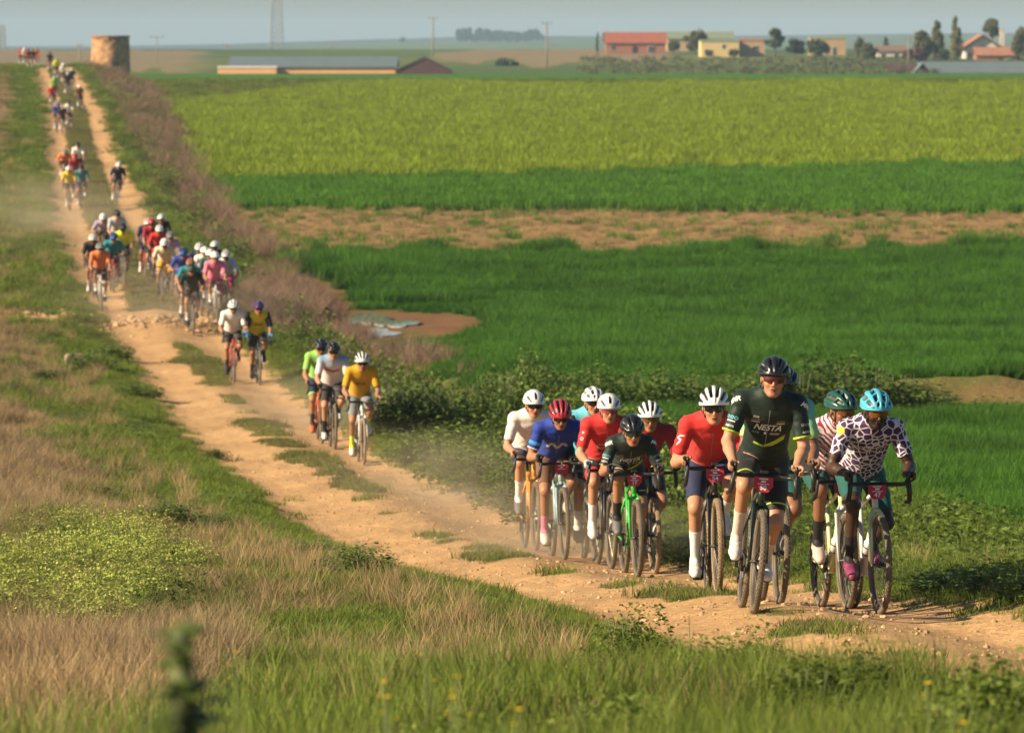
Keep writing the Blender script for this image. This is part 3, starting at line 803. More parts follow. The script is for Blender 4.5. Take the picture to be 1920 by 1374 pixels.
def stone_mesh(i):
    bm = bmesh.new(); bmesh.ops.create_icosphere(bm, subdivisions=1, radius=1)
    r = rr(90 + i)
    for v in bm.verts: v.co *= .75 + .5 * r.random(); v.co.z *= .6
    me = bpy.data.meshes.new('pebble'); bm.to_mesh(me); bm.free(); me.materials.append(mat('pebble_stone', (.44, .28, .15), .9, rnd=.35, var=.2)); return me
SRC['stone'] = source('src_stone', [stone_mesh(i) for i in range(3)])

def scatter(name, label, cat, pts, scale, src, sz=None):
    """one mass of plants: clump instances on computed points"""
    n = len(pts)
    if n == 0: return
    pts = np.asarray(pts, np.float32)
    me = bpy.data.meshes.new(name); me.vertices.add(n); me.vertices.foreach_set('co', pts.ravel())
    rot = np.zeros((n, 3), np.float32); rot[:, 2] = RNG.random(n) * 6.283; rot[:, :2] = RNG.normal(size=(n, 2)) * .08
    scale = np.asarray(scale, np.float32); szz = scale if sz is None else np.asarray(sz, np.float32)
    scl = np.stack([scale, scale, szz], 1).astype(np.float32)
    a = me.attributes.new('rot', 'FLOAT_VECTOR', 'POINT'); a.data.foreach_set('vector', rot.ravel())
    a = me.attributes.new('scl', 'FLOAT_VECTOR', 'POINT'); a.data.foreach_set('vector', scl.ravel())
    k = len(SRC[src].objects)
    a = me.attributes.new('pick', 'INT', 'POINT'); a.data.foreach_set('value', RNG.integers(0, k, n).astype(np.int32))
    o = bpy.data.objects.new(name, me); COL.objects.link(o)
    ng = bpy.data.node_groups.new('scatter_' + name, 'GeometryNodeTree')
    ng.interface.new_socket('Geometry', in_out='INPUT', socket_type='NodeSocketGeometry')
    ng.interface.new_socket('Geometry', in_out='OUTPUT', socket_type='NodeSocketGeometry')
    gi = ng.nodes.new('NodeGroupInput'); go = ng.nodes.new('NodeGroupOutput')
    ci = ng.nodes.new('GeometryNodeCollectionInfo'); ci.inputs['Collection'].default_value = SRC[src]; ci.inputs['Separate Children'].default_value = True; ci.inputs['Reset Children'].default_value = True
    ip = ng.nodes.new('GeometryNodeInstanceOnPoints'); ip.inputs['Pick Instance'].default_value = True
    def na(nm, ty):
        q = ng.nodes.new('GeometryNodeInputNamedAttribute'); q.data_type = ty; q.inputs['Name'].default_value = nm; return q.outputs['Attribute']
    ng.links.new(gi.outputs[0], ip.inputs['Points']); ng.links.new(ci.outputs[0], ip.inputs['Instance'])
    ng.links.new(na('pick', 'INT'), ip.inputs['Instance Index']); ng.links.new(na('rot', 'FLOAT_VECTOR'), ip.inputs['Rotation']); ng.links.new(na('scl', 'FLOAT_VECTOR'), ip.inputs['Scale'])
    ng.links.new(ip.outputs[0], go.inputs[0])
    md = o.modifiers.new('scatter', 'NODES'); md.node_group = ng
    tag(o, label, cat, kind='stuff')
    return o

def sample(n, d0, d1, tmax=.115, t0=None, power=1.0):
    """random ground points between two distances, inside a wedge wider than the view"""
    d = (d0 ** 2 + (d1 ** 2 - d0 ** 2) * RNG.random(n)) ** .5 if power == 1.0 else d0 + (d1 - d0) * RNG.random(n) ** power
    lo = -tmax if t0 is None else t0
    t = lo + (tmax - lo) * RNG.random(n)
    x = t * d + (RNG.random(n) * 2 - 1) * 1.2
    return x, d
def keep(x, d, w): 
    k = RNG.random(len(x)) < np.clip(w, 0, 1)
    return x[k], d[k], k
def pts(x, d, sink=.02): return np.stack([x, d, gz(x, d) - sink], -1)

def plant_everything():
    # height falls towards the track edge
    P = {k: [] for k in SRC}; S = {k: [] for k in SRC}; Z = {k: [] for k in SRC}
    def put(k, x, d, s, z=None):
        P[k].append(pts(x, d)); S[k].append(s); Z[k].append(s if z is None else z)
    # --- green verges and rough grass
    for d0, d1, n, sc in ((11, 30, 10000, .95), (30, 62, 15000, .95), (62, 130, 19000, 1.25), (130, 260, 24000, 2.0), (260, 500, 22000, 3.2)):
        x, d = sample(n, d0, d1); m = masks(x, d)
        edge = np.where(m['u'] > 0, sstep(1.6, 2.9, m['u']), sstep(2.2, 6.5, -m['u']) * .95 - .12)
        w = m['green'] * (np.abs(m['u']) > 1.5); xx, dd, k = keep(x, d, w)
        hz = sc * (.55 + .6 * edge[k]) * (.7 + .6 * RNG.random(len(xx))) * np.where(dd > 33, 1, np.where(m['px'][k] > 900, .62, .8))
        put('grass', xx, dd, sc * np.ones(len(xx)), np.minimum(hz, 1.5) * (1 if sc < 2 else .9))
        x, d = sample(n, d0, d1); m = masks(x, d); w = m['green'] * (1 - m['median']); xx, dd, k = keep(x, d, w)
        put('fine', xx, dd, sc * 1.1 * np.ones(len(xx)), np.minimum(sc, 1.6) * (.7 + .7 * RNG.random(len(xx))))
    # --- grass patches on the median
    for d0, d1, n, sc in ((30, 62, 9000, .8), (62, 130, 16000, 1.0), (130, 470, 26000, 2.2)):
        d = d0 + (d1 - d0) * RNG.random(n); x = ROAD_X(d) + RNG.normal(size=n) * .6
        m = masks(x, d); xx, dd, k = keep(x, d, m['median'] * (m['road'] < .4) * (np.abs(m['u']) < 1.5))
        put('median', xx, dd, sc * (.7 + .6 * RNG.random(len(xx))), np.minimum(sc, 1.2) * (.7 + .8 * RNG.random(len(xx))))
    # ragged tufts creeping over the edge of the dirt
    for d0, d1, n, sc in ((30, 70, 2600, .8), (70, 140, 3000, 1.1)):
        d = d0 + (d1 - d0) * RNG.random(n); sgn = np.where(RNG.random(n) < .5, -1, 1); x = ROAD_X(d) + sgn * (1.75 + RNG.normal(size=n) * .22)
        put('fine', x, d, sc * (.6 + .6 * RNG.random(n)), sc * (.5 + .7 * RNG.random(n)))
    # --- dry grass
    for d0, d1, n, sc in ((11, 30, 5500, .9), (30, 62, 15000, .85), (62, 130, 24000, 1.05), (130, 260, 12000, 1.6), (260, 480, 8000, 2.6)):
        x, d = sample(n, d0, d1); m = masks(x, d)
        xx, dd, k = keep(x, d, m['ldry'])
        near_road = (.32 + .68 * sstep(2.6, 6.5, np.abs(m['u'][k]))) * (.55 + .9 * m['n1'][k])
        z = np.minimum(sc, 1.4) * (.55 + .5 * RNG.random(len(xx))) * near_road
        q = (m['px'][k] < 330) & (dd < 26) | (RNG.random(len(xx)) < .12)
        put('straw', xx[q], dd[q], sc * np.ones(q.sum()), z[q]); put('dry', xx[~q], dd[~q], sc * np.ones((~q).sum()), z[~q])
        # stray stalks through the green
        x, d = sample(n // 2, d0, d1); m = masks(x, d); xx, dd, k = keep(x, d, m['green'] * (np.abs(m['u']) > 2.3) * sstep(.38, .56, m['n1']) * .6)
        put('straw', xx, dd, sc * .8 * np.ones(len(xx)), np.minimum(sc, 1.3) * (.45 + .5 * RNG.random(len(xx))))
    # ditch brush
    for d0, d1, n, sc in ((98, 180, 15000, .9), (180, 330, 14000, 1.3), (330, 520, 9000, 2.0)):
        x, d = sample(n, d0, d1, .0, -.115); m = masks(x, d)
        w = m['ditch'] * sstep(.46, .60, m['n1']) * np.where(d > 300, .45, .6) * sstep(104, 118, d)
        w = np.maximum(w, blob(m['px'], m['py'], 520, 590, 85, 50) * (m['u'] > 2.2) * .8 * (1 - blob(m['px'], m['py'], 715, 612, 140, 26)))
        xx, dd, k = keep(x, d, w)
        put('twig', xx, dd, sc * (.8 + .5 * RNG.random(len(xx))), np.minimum(sc, 1.1) * (.5 + .6 * RNG.random(len(xx))))
        x, d = sample(n // 2, d0, d1, .0, -.115); m = masks(x, d); xx, dd, k = keep(x, d, m['ditch'] * (1 - .6 * sstep(.46, .6, m['n1'])))
        put('grass', xx, dd, sc * 1.5 * np.ones(len(xx)), (1.1 + .4 * RNG.random(len(xx))) * np.where(dd < 150, .55, 1))
    # --- broad-leaf weeds: right verge, left verge patches
    for d0, d1, n, sc in ((13, 30, 2600, .9), (30, 62, 9000, .95), (62, 130, 22000, 1.25), (130, 300, 9000, 2.0)):
        x, d = sample(n, d0, d1); m = masks(x, d)
        right = (1 - sstep(.9, 2.2, np.abs(m['u'] - 2.9))) * (m['u'] > 1.85) * np.where(d < 98, 1.0, .45 * (m['u'] < 3.6))
        left = sstep(.40, .54, fbm(x * .5 + 9, d * .35, 3)) * (1 - sstep(4.0, 9.0, -m['u'])) * (m['u'] < -1.9) * .8
        near = (d < 30) * .6 * sstep(.36, .56, m['n1']) * (m['u'] < -1.5)
        w = np.maximum(np.maximum(right, left), near) * (1 - m['road']) * (1 - m['ldry'])
        xx, dd, k = keep(x, d, w); dist = np.abs(m['u'][k])
        put('weed', xx, dd, sc * (.8 + .5 * RNG.random(len(xx))), np.minimum(sc, 1.5) * (.5 + .6 * RNG.random(len(xx))) * (.55 + 1.5 * sstep(1.8, 3.0, dist) * (m['u'][k] > 0) * np.where(dd < 62, .55, 1)) * np.where(m['u'][k] < 0, .7, 1))
    # --- crops
    for d0, d1, n, sc in ((40, 60, 12000, .8), (60, 90, 20000, 1.0)):
        x, d = sample(n, d0, d1, .125, -.02); m = masks(x, d); xx, dd, k = keep(x, d, m['strip'] * (1 - m['ldry']))
        put('cereal', xx, dd, sc * np.ones(len(xx)), sc * (.8 + .4 * RNG.random(len(xx))) * (.5 + 1.0 * fbm(xx * .5, dd * .4, 3)))
    for d0, d1, n, sc in ((95, 130, 26000, 1.2), (130, 176, 30000, 1.6)):
        x, d = sample(n, d0, d1, .12, -.075); m = masks(x, d); xx, dd, k = keep(x, d, m['f1'] * (1 - np.clip(m['mud'] * 1.6, 0, 1)) * (1 - blob(m['px'], m['py'], 705, 618, 110, 34)))
        put('cereal', xx, dd, sc * np.ones(len(xx)), (.9 + .5 * RNG.random(len(xx))) * (.55 + .45 * sstep(100, 125, dd)) * 1.15 * np.where((m['px'][k] < 980) & (dd < 150), .4 + .6 * sstep(820, 980, m['px'][k]), 1.0) * (.45 + 1.1 * fbm(xx * .22 + 3, dd * .30, 3)) * (.7 + .6 * m['n1'][k]))
    x, d = sample(16000, 200, 285, .115, -.075); m = masks(x, d); xx, dd, k = keep(x, d, m['f2'])
    put('cereal2', xx, dd, 1.1 * np.ones(len(xx)), .8 + .5 * RNG.random(len(xx)))
    x, d = sample(9000, 165, 215, .115, -.075); m = masks(x, d); xx, dd, k = keep(x, d, m['brown'] * sstep(.48, .62, m['n1']) * .25)
    put('cereal2', xx, dd, .5 * np.ones(len(xx)), .35 + .4 * RNG.random(len(xx)))
    x, d = sample(7000, 165, 215, .115, -.075); m = masks(x, d); xx, dd, k = keep(x, d, m['brown'] * .5)
    put('straw', xx, dd, 1.2 * np.ones(len(xx)), .3 + .4 * RNG.random(len(xx)))
    x, d = sample(34000, 245, 545, .112, -.09); m = masks(x, d); xx, dd, k = keep(x, d, m['f3'])
    put('bright', xx, dd, 1.25 * np.ones(len(xx)), .7 + .6 * RNG.random(len(xx)))
    x, d = sample(9000, 440, 610, .112, -.09); m = masks(x, d); xx, dd, k = keep(x, d, m['scrub'] * .8)
    put('grass', xx, dd, 4.5 * np.ones(len(xx)), .9 + .6 * RNG.random(len(xx)))
    # tall blurred grass and leafy shoots close to the camera
    x, d = sample(2600, 12.5, 25, .11, -.03); m = masks(x, d); xx, dd, k = keep(x, d, sstep(.38, .6, m['n1']) * (m['u'] < -2.5))
    put('grass', xx, dd, .8 + .4 * RNG.random(len(xx)), .9 + .7 * RNG.random(len(xx)) * sstep(12, 16, dd))
    # --- lime flower heads on the left bank
    x, d = sample(5200, 24, 56, -.02, -.125); m = masks(x, d)
    q_ = fbm(x * 1.3 + 7, d * .5, 3); w = np.maximum(blob(m['px'], m['py'], 60, 1160, 200, 80, .6), blob(m['px'], m['py'], 190, 1085, 150, 45, .6)) * sstep(.36, .58, q_) * .8
    xx, dd, k = keep(x, d, w)
    put('lime', xx, dd, .9 + .3 * RNG.random(len(xx)), .8 + .4 * RNG.random(len(xx)))
    labels = {
        'grass': ('rough_grass', 'rough green grass on the verges and the near bank', 'grass'), 'fine': ('short_grass', 'short fine grass along the edges of the dirt track', 'grass'),
        'median': ('median_grass', 'thin trodden grass patches between the two ruts', 'grass'), 'dry': ('dry_grass', 'dry brown grass on the bank left of the track', 'grass'),
        'straw': ('straw_grass', 'pale straw coloured stalks among the grass', 'grass'), 'twig': ('dry_brush', 'dry grey brown brushwood along the ditch', 'brush'),
        'cereal': ('young_cereal', 'dark green young cereal crop in the near fields', 'crop'), 'cereal2': ('green_crop', 'mid green crop in the narrow strip beyond the bare field', 'crop'),
        'bright': ('ripening_crop', 'bright yellow green crop in the wide far field', 'crop'), 'weed': ('weeds', 'leafy green weeds along the verges', 'weeds'),
        'lime': ('lime_flowers', 'patch of lime yellow flower heads on the bank', 'flowers')}
    for k, (nm, lb, ct) in labels.items():
        if P[k]:
            scatter(nm, lb, ct, np.concatenate(P[k]), np.concatenate(S[k]), k, np.concatenate(Z[k]))
    # pebbles and clods on the track
    n = 4200; d = 29 + 55 * RNG.random(n) ** 1.4; x = ROAD_X(d) + RNG.normal(size=n) * .95
    m = masks(x, d); xx, dd, k = keep(x, d, m['road'] * (.35 + .65 * sstep(.4, .6, m['n3'])))
    s = .007 + .022 * RNG.random(len(xx)) ** 4
    scatter('pebbles', 'small ochre pebbles lying on the dirt track', 'pebbles', pts(xx, dd, -.004), s, 'stone')
    n = 420; d = 133 + RNG.normal(size=n) * 1.7; x = ROAD_X(d) + RNG.uniform(-3.2, 3, n)
    scatter('earth_clods', 'clods of dug earth where the trench crosses the track', 'clods', pts(x, d, -.01), .03 + .10 * RNG.random(n) ** 4, 'stone')
plant_everything()
# ---------------------------------------------------------------- single weed bushes
def bush_mesh(i, n, h, spread, size):
    r = rr(200 + i); P_ = []
    for k in range(7):
        a = r.random() * 6.28; q = spread * .55 * math.sqrt(r.random()); hh = h * (.6 + .4 * r.random())
        v, f, t = leaves(r, n // 7, hh, spread * (.45 + .25 * r.random()), size, .6)
        P_.append((v + np.array((q * math.cos(a), q * math.sin(a), 0)), f, t, 0))
    return clump('foliage', P_, [LM['weed']])
BUSH = [bush_mesh(i, 1500, 1.0, .62, .085) for i in range(4)]
BUSH_NEAR = [bush_mesh(10 + i, 2400, 1.0, .66, .075) for i in range(3)]
def stem_mesh():
    r = rr(300); q = MB()
    for k in range(9):
        a = r.random() * 6.28; e = .35 * r.random()
        q.tube([(.1 * math.cos(a), .1 * math.sin(a), 0), (e * .6 * math.cos(a), e * .6 * math.sin(a), .4), (e * math.cos(a), e * math.sin(a), .8)], [.012, .009, .004], 5)
    return q.mesh('stem', True)
STEM = stem_mesh(); M_STEM = mat('weed_stem', (.10, .12, .04), .8, var=.2)
STEM.materials.append(M_STEM)
def bush(px, py, wpx, hpx, label, m='weed', lo=30.0, hi=600.0, group='weed bushes', d=None, seed=0, near=False):
    if d is None: x, d, z = ground_at(px, py, lo, hi)
    else: x = px2x(px, d); z = float(gz(x, d))
    root = empty('weed_bush', (x, d, z - .03), seed * 1.7 + px)
    w = pxw(wpx, d) / 1.25; hgt = pxw(hpx, d) / .95
    root.scale = (w, w, hgt)
    pool = BUSH_NEAR if near else BUSH
    add_part('foliage', pool[(seed + int(px)) % len(pool)], LM[m], root)
    o = bpy.data.objects.new('stem', STEM); COL.objects.link(o); o.parent = root
    tag(root, label, 'bush', group)
    return root
ORD = ['first', 'second', 'third', 'fourth', 'fifth', 'sixth', 'seventh', 'eighth', 'ninth', 'tenth', 'eleventh', 'twelfth', 'thirteenth', 'fourteenth', 'fifteenth', 'sixteenth', 'seventeenth', 'eighteenth']
def top_height(px, top, d):
    return py_of(float(gz(px2x(px, d), d)), d) - top
row = [(735, 60, 728), (778, 75, 712), (826, 76, 694), (872, 80, 690), (922, 82, 676), (958, 66, 664), (990, 56, 636), (1030, 80, 664), (1080, 88, 680), (1128, 84, 670), (1180, 92, 688), (1235, 88, 674), (1290, 92, 688), (1345, 94, 690), (1400, 86, 680), (1452, 90, 688)]
for i, (px, w, top) in enumerate(row):
    dd = 91 + 2.2 * math.sin(i * 2.1)
    bush(px, 0, w * 1.7, top_height(px, top, dd), ('low' if top > 700 else 'tall' if top < 665 else 'leafy') + ' weed bush, %s from the track in the row behind the riders' % ORD[i], 'darkweed' if i % 3 else 'weed', d=dd, seed=i, group='weed row behind the near field')
tall = [(1505, 100, 672), (1552, 110, 650), (1600, 110, 652), (1645, 105, 664), (1688, 95, 682), (1728, 90, 704), (1780, 90, 722), (1840, 100, 735), (1900, 110, 738)]
for i, (px, w, top) in enumerate(tall):
    dd = 90 + 1.8 * math.sin(i * 1.7)
    bush(px, 0, w * 1.6, top_height(px, top, dd), ('tall dark' if top < 700 else 'low') + ' weed bush before the earth bank, %s rightward of the leading rider' % ORD[i], 'darkweed' if top < 700 else 'weed', d=dd, seed=i + 3, group='weed row below the earth bank')
side = [(748, 822, 110, 92), (800, 826, 110, 110), (846, 842, 90, 92), (772, 872, 110, 62), (838, 905, 120, 80), (900, 930, 120, 82), (955, 958, 110, 86), (1010, 985, 110, 80), (1075, 1000, 110, 70), (1262, 1052, 80, 95), (1300, 1060, 70, 70), (1500, 1078, 90, 56), (1725, 1098, 110, 62), (1790, 1106, 130, 76), (1862, 1112, 120, 108), (1925, 1122, 120, 110)]
for i, (px, py, w, h) in enumerate(side):
    bush(px, py, w * 1.35, h * (1.25 if px < 1200 else .62), ('dark dense' if i in (0, 1, 2, 14) else 'pale leafy') + ' weed bush on the verge beyond the track, %s counted from the far end' % ORD[i], 'darkweed' if i in (0, 1, 2, 14) else 'weed', lo=36, hi=110, seed=i + 5, group='weed bushes on the right verge')
for i, (px, py, w, h) in enumerate([(216, 222, 26, 14), (255, 300, 30, 16), (300, 392, 46, 26), (342, 402, 50, 30), (384, 425, 46, 30), (410, 452, 52, 36), (448, 492, 60, 44), (430, 560, 40, 46), (532, 628, 56, 40), (500, 650, 50, 24)]):
    bush(px, py, w * 1.3, h, 'dark weed bush in the ditch along the track, %s from the crest' % ORD[i], 'darkweed', lo=95, hi=420, seed=i, group='weed bushes in the ditch')
for i, (px, py, w, h, lb, m) in enumerate([
        (170, 700, 90, 50, 'pale leafy bush beside the stone block on the near side of the track', 'weed'), (205, 672, 70, 34, 'leafy bush just behind the stone block', 'weed'), (95, 720, 80, 40, 'low leafy bush in front of the stone block, outward from the track', 'weed'),
        (255, 745, 90, 34, 'low leafy bush at the edge of the dirt in front of the stone block', 'weed'), (405, 860, 50, 30, 'small pointed bush at the edge of the dirt opposite the ochre rider', 'weed'),
        (300, 985, 120, 66, 'dark crinkled bush at the top of the lime flower patch', 'darkweed'), (410, 1000, 110, 50, 'dark leafy bush between the lime flowers and the dirt', 'darkweed'),
        (590, 1045, 120, 50, 'leafy bush at the bank edge beside the dirt, left of the pointed one', 'weed'), (660, 1090, 130, 84, 'dark pointed bush at the bank edge beside the dirt', 'darkweed'), (740, 1110, 110, 54, 'low leafy bush right of the dark pointed one on the bank edge', 'darkweed')]):
    bush(px, py, w * 1.25, h, lb, m, lo=30, hi=160, seed=i + 2, group='weed bushes on the left bank')
for i, (px, d, w, top, lb) in enumerate([
        (1180, 30.5, 170, 1112, 'leafy bush on the bank crest below the rider on the green bicycle'), (1415, 28.0, 190, 1152, 'bush just below the front wheel of the leading rider'), (1325, 24.0, 230, 1168, 'blurred green bush in the foreground left of the leading wheel'),
        (1630, 22.5, 130, 1178, 'small blurred pointed bush against the dirt right of the leading wheel'), (1510, 21.5, 260, 1198, 'blurred green bush in the foreground right of the leading wheel'), (1905, 18.0, 330, 1182, 'large blurred bush at the lower right corner'), (1770, 17.0, 260, 1246, 'low blurred bush beside the large corner bush'),
        (1120, 19.0, 300, 1250, 'low blurred bush at the bottom of the bank below the blue rider'), (870, 16.5, 300, 1296, 'low blurred bush at the bottom by the yellow flowers')]):
    bush(px, 0, w * 1.15, top_height(px, top, d), lb, 'nearweed', d=d, seed=i, near=True, group='foreground bushes')

# thistle close to the camera
def thistle():
    d = 8.6; x = px2x(350, d); z = float(gz(x, d)); r = rr(77)
    root = empty('thistle', (x, d, z - .02))
    top = CZ - (1185 - HORIZON) / FPX * d - z
    q = MB(); ptsx = [(.06, 0, 0), (.035, .0, top * .4), (.0, 0, top * .75), (-.012, 0, top)]
    q.tube(ptsx, [.026, .024, .021, .016], 8); q.tube([(.05, 0, top * .15), (.10, .02, top * .5), (.085, .02, top * .78)], [.016, .013, .010], 6)
    q.build('stem', [M_STEM], root, True)
    V_, F_, T_ = [], [], []; b = 0
    for i in range(110):
        t = .12 + .90 * r.random() ** .8; a = r.random() * 6.28; L = .15 * (1.15 - .6 * t); c = np.array((.06 - .075 * t, 0, top * t))
        dv = np.array((math.cos(a), math.sin(a), .45)); dv /= np.linalg.norm(dv); s = np.cross(dv, (0, 0, 1)); s /= np.linalg.norm(s)
        for k in range(5):
            u = k / 4; w = .030 * math.sin(math.pi * min(.97, u + .12)) * (1.3 if k % 2 else .6)
            p = c + dv * L * u - np.array((0, 0, .03)) * u * u
            V_ += [p - s * w, p + s * w]; T_ += [t, t]
        for k in range(4): F_.append((b + 2 * k, b + 2 * k + 1, b + 2 * k + 3, b + 2 * k + 2))
        b += 10
    me = clump('leaves', [(np.array(V_), np.array(F_), np.array(T_), 0)], [LM['weed']]); o = bpy.data.objects.new('leaves', me); COL.objects.link(o); o.parent = root
    for c, s in (((-.012, 0, top), .020), ((.085, .02, top * .78), .015)):
        m = MB(); m.lathe([(0, -.6 * s), (.7 * s, -.4 * s), (1.0 * s, 0), (.8 * s, .6 * s), (.35 * s, 1.0 * s), (0, 1.05 * s)], c, n=14)
        for k in range(40):
            e = r.normal(size=3); e /= np.linalg.norm(e); m.tube([np.array(c) + e * s * .8, np.array(c) + e * s * 1.35], [s * .10, s * .01], 4)
        m.build('bud', [M_STEM], root, True)
    tag(root, 'blurred thistle stem rising close to the camera', 'thistle')
thistle()
def red_weed():
    d = 9.0; x = px2x(455, d); z = float(gz(x, d)); root = empty('red_weed', (x, d, z - .02)); r = rr(5)
    v, f, t = leaves(r, 90, .16, .07, .05, .5); me = clump('leaves', [(v, f, t, 0)], [mat('red_stalk_leaves', (.16, .06, .045), .8, var=.3)]); o = bpy.data.objects.new('leaves', me); COL.objects.link(o); o.parent = root
    q = MB(); q.tube([(0, 0, 0), (.01, 0, .14)], [.006, .003], 6); q.build('stem', [M_STEM], root, True)
    tag(root, 'reddish brown weed at the foot of the thistle', 'weed')
red_weed()
# yellow flowers, each a plant of its own
def yellow_flower(px, py, d, label):
    x = px2x(px, d); z0 = float(gz(x, d)); zt = CZ - (py - HORIZON) / FPX * d; H = zt - z0
    root = empty('yellow_flower', (x, d, z0)); r = rr(int(px))
    q = MB(); q.tube([(0, 0, -.03), (.01, 0, H * .5), (0, 0, H)], [.003, .0026, .002], 6); q.tube([(.008, 0, H * .55), (.03, .01, H * .8)], .0016, 5); q.build('stem', [M_STEM], root, True)
    V_ = []; F_ = []
    for c, s in (((0, 0, H), .014), ((.03, .01, H * .8), .009), ((-.012, .004, H * .93), .009)):
        for k in range(9):
            a = k / 9 * 6.283; e = np.array((math.cos(a), math.sin(a), .35 * r.random() + .1)) * s; sd_ = np.array((-math.sin(a), math.cos(a), 0)) * s * .35; b = len(V_); c_ = np.array(c)
            V_ += [c_, c_ + e * .6 + sd_, c_ + e, c_ + e * .6 - sd_]; F_.append((b, b + 1, b + 2, b + 3))
    me = clump('petals', [(np.array(V_), np.array(F_), np.ones(len(V_)), 0)], [LM['yellow']]); o = bpy.data.objects.new('petals', me); COL.objects.link(o); o.parent = root
    tag(root, label, 'flower', 'yellow flowers in the foreground')
for px, py, d, lb in ((795, 1203, 17, 'highest yellow flower in the dry grass at the bottom'), (718, 1282, 14, 'yellow flower nearest to the thistle in the foreground'), (722, 1312, 13, 'yellow flower just below the one nearest to the thistle'), (856, 1273, 14, 'yellow flower right of the others in the foreground grass'), (845, 1312, 13, 'lower yellow flower right of the others in the foreground grass'),
                      (972, 1335, 13, 'lone yellow flower at the bottom middle'), (1293, 1160, 31, 'small yellow flower on the bank crest left of the leading wheel'), (1742, 1285, 16, 'yellow flower before the large corner bush'), (1810, 1360, 14, 'yellow flower at the bottom near the corner bush'), (440, 1227, 17, 'yellow flower above the thistle to its side')):
    yellow_flower(px, py, d, lb)
# stone block by the track
def stone_block():
    x, d, z = ground_at(138, 690, 60, 160); w = pxw(17, d); hh = pxw(24, d)
    bm = bmesh.new(); bmesh.ops.create_cube(bm, size=1); bmesh.ops.scale(bm, vec=(w * 2, w * 1.6, hh * 1.4), verts=bm.verts); bmesh.ops.bevel(bm, geom=bm.edges[:], offset=.03, segments=2, affect='EDGES'); bmesh.ops.subdivide_edges(bm, edges=bm.edges[:], cuts=2)
    r = rr(9)
    for v in bm.verts: v.co += Vector(r.normal(size=3) * .008)
    me = bpy.data.meshes.new('stone_block'); bm.to_mesh(me); bm.free()
    o = add_obj('stone_block', me, mat('weathered_block', (.30, .22, .15), .95, var=.3, vscale=6, bump=.5, bscale=25)); o.location = (x, d, z + hh * .4); o.rotation_euler = (.03, .05, .3)
    tag(o, 'weathered stone block in the weeds on the near side of the track', 'block')
stone_block()
# ---------------------------------------------------------------- bicycles (x forward, y to the rider's left, z up, origin on the ground below the cranks)
M_TYRE = mat('dusty_tyre', (.16, .125, .085), .9, var=.3, vscale=14, bump=.5, bscale=160)
M_TYRE2 = mat('tan_tyre', (.27, .19, .11), .9, var=.3, vscale=14, bump=.5, bscale=160)
M_RIM = mat('dusty_rim', (.075, .06, .045), .5, var=.3, vscale=9)
M_SPOKE = mat('spoke_steel', (.22, .20, .17), .4, metal=.6)
M_BLACK = mat('black_parts', (.018, .017, .016), .45, var=.2, vscale=20)
M_ALU = mat('alloy', (.35, .34, .33), .35, metal=.8)
M_CHAIN = mat('chain_steel', (.11, .09, .07), .5, metal=.5)
M_PLATE = mat('red_plate', (.46, .022, .03), .5, var=.06, vscale=30)
M_PLATEW = mat('plate_white_print', (.78, .76, .74), .5)
M_PLATED = mat('plate_dark_print', (.05, .02, .02), .5)
REAR = Vector((-.425, 0, .35)); FRONT = Vector((.61, 0, .35)); BB = Vector((0, 0, .275)); CRANK = .1725
HOOD = Vector((.580, .205, .962))
BK = {}
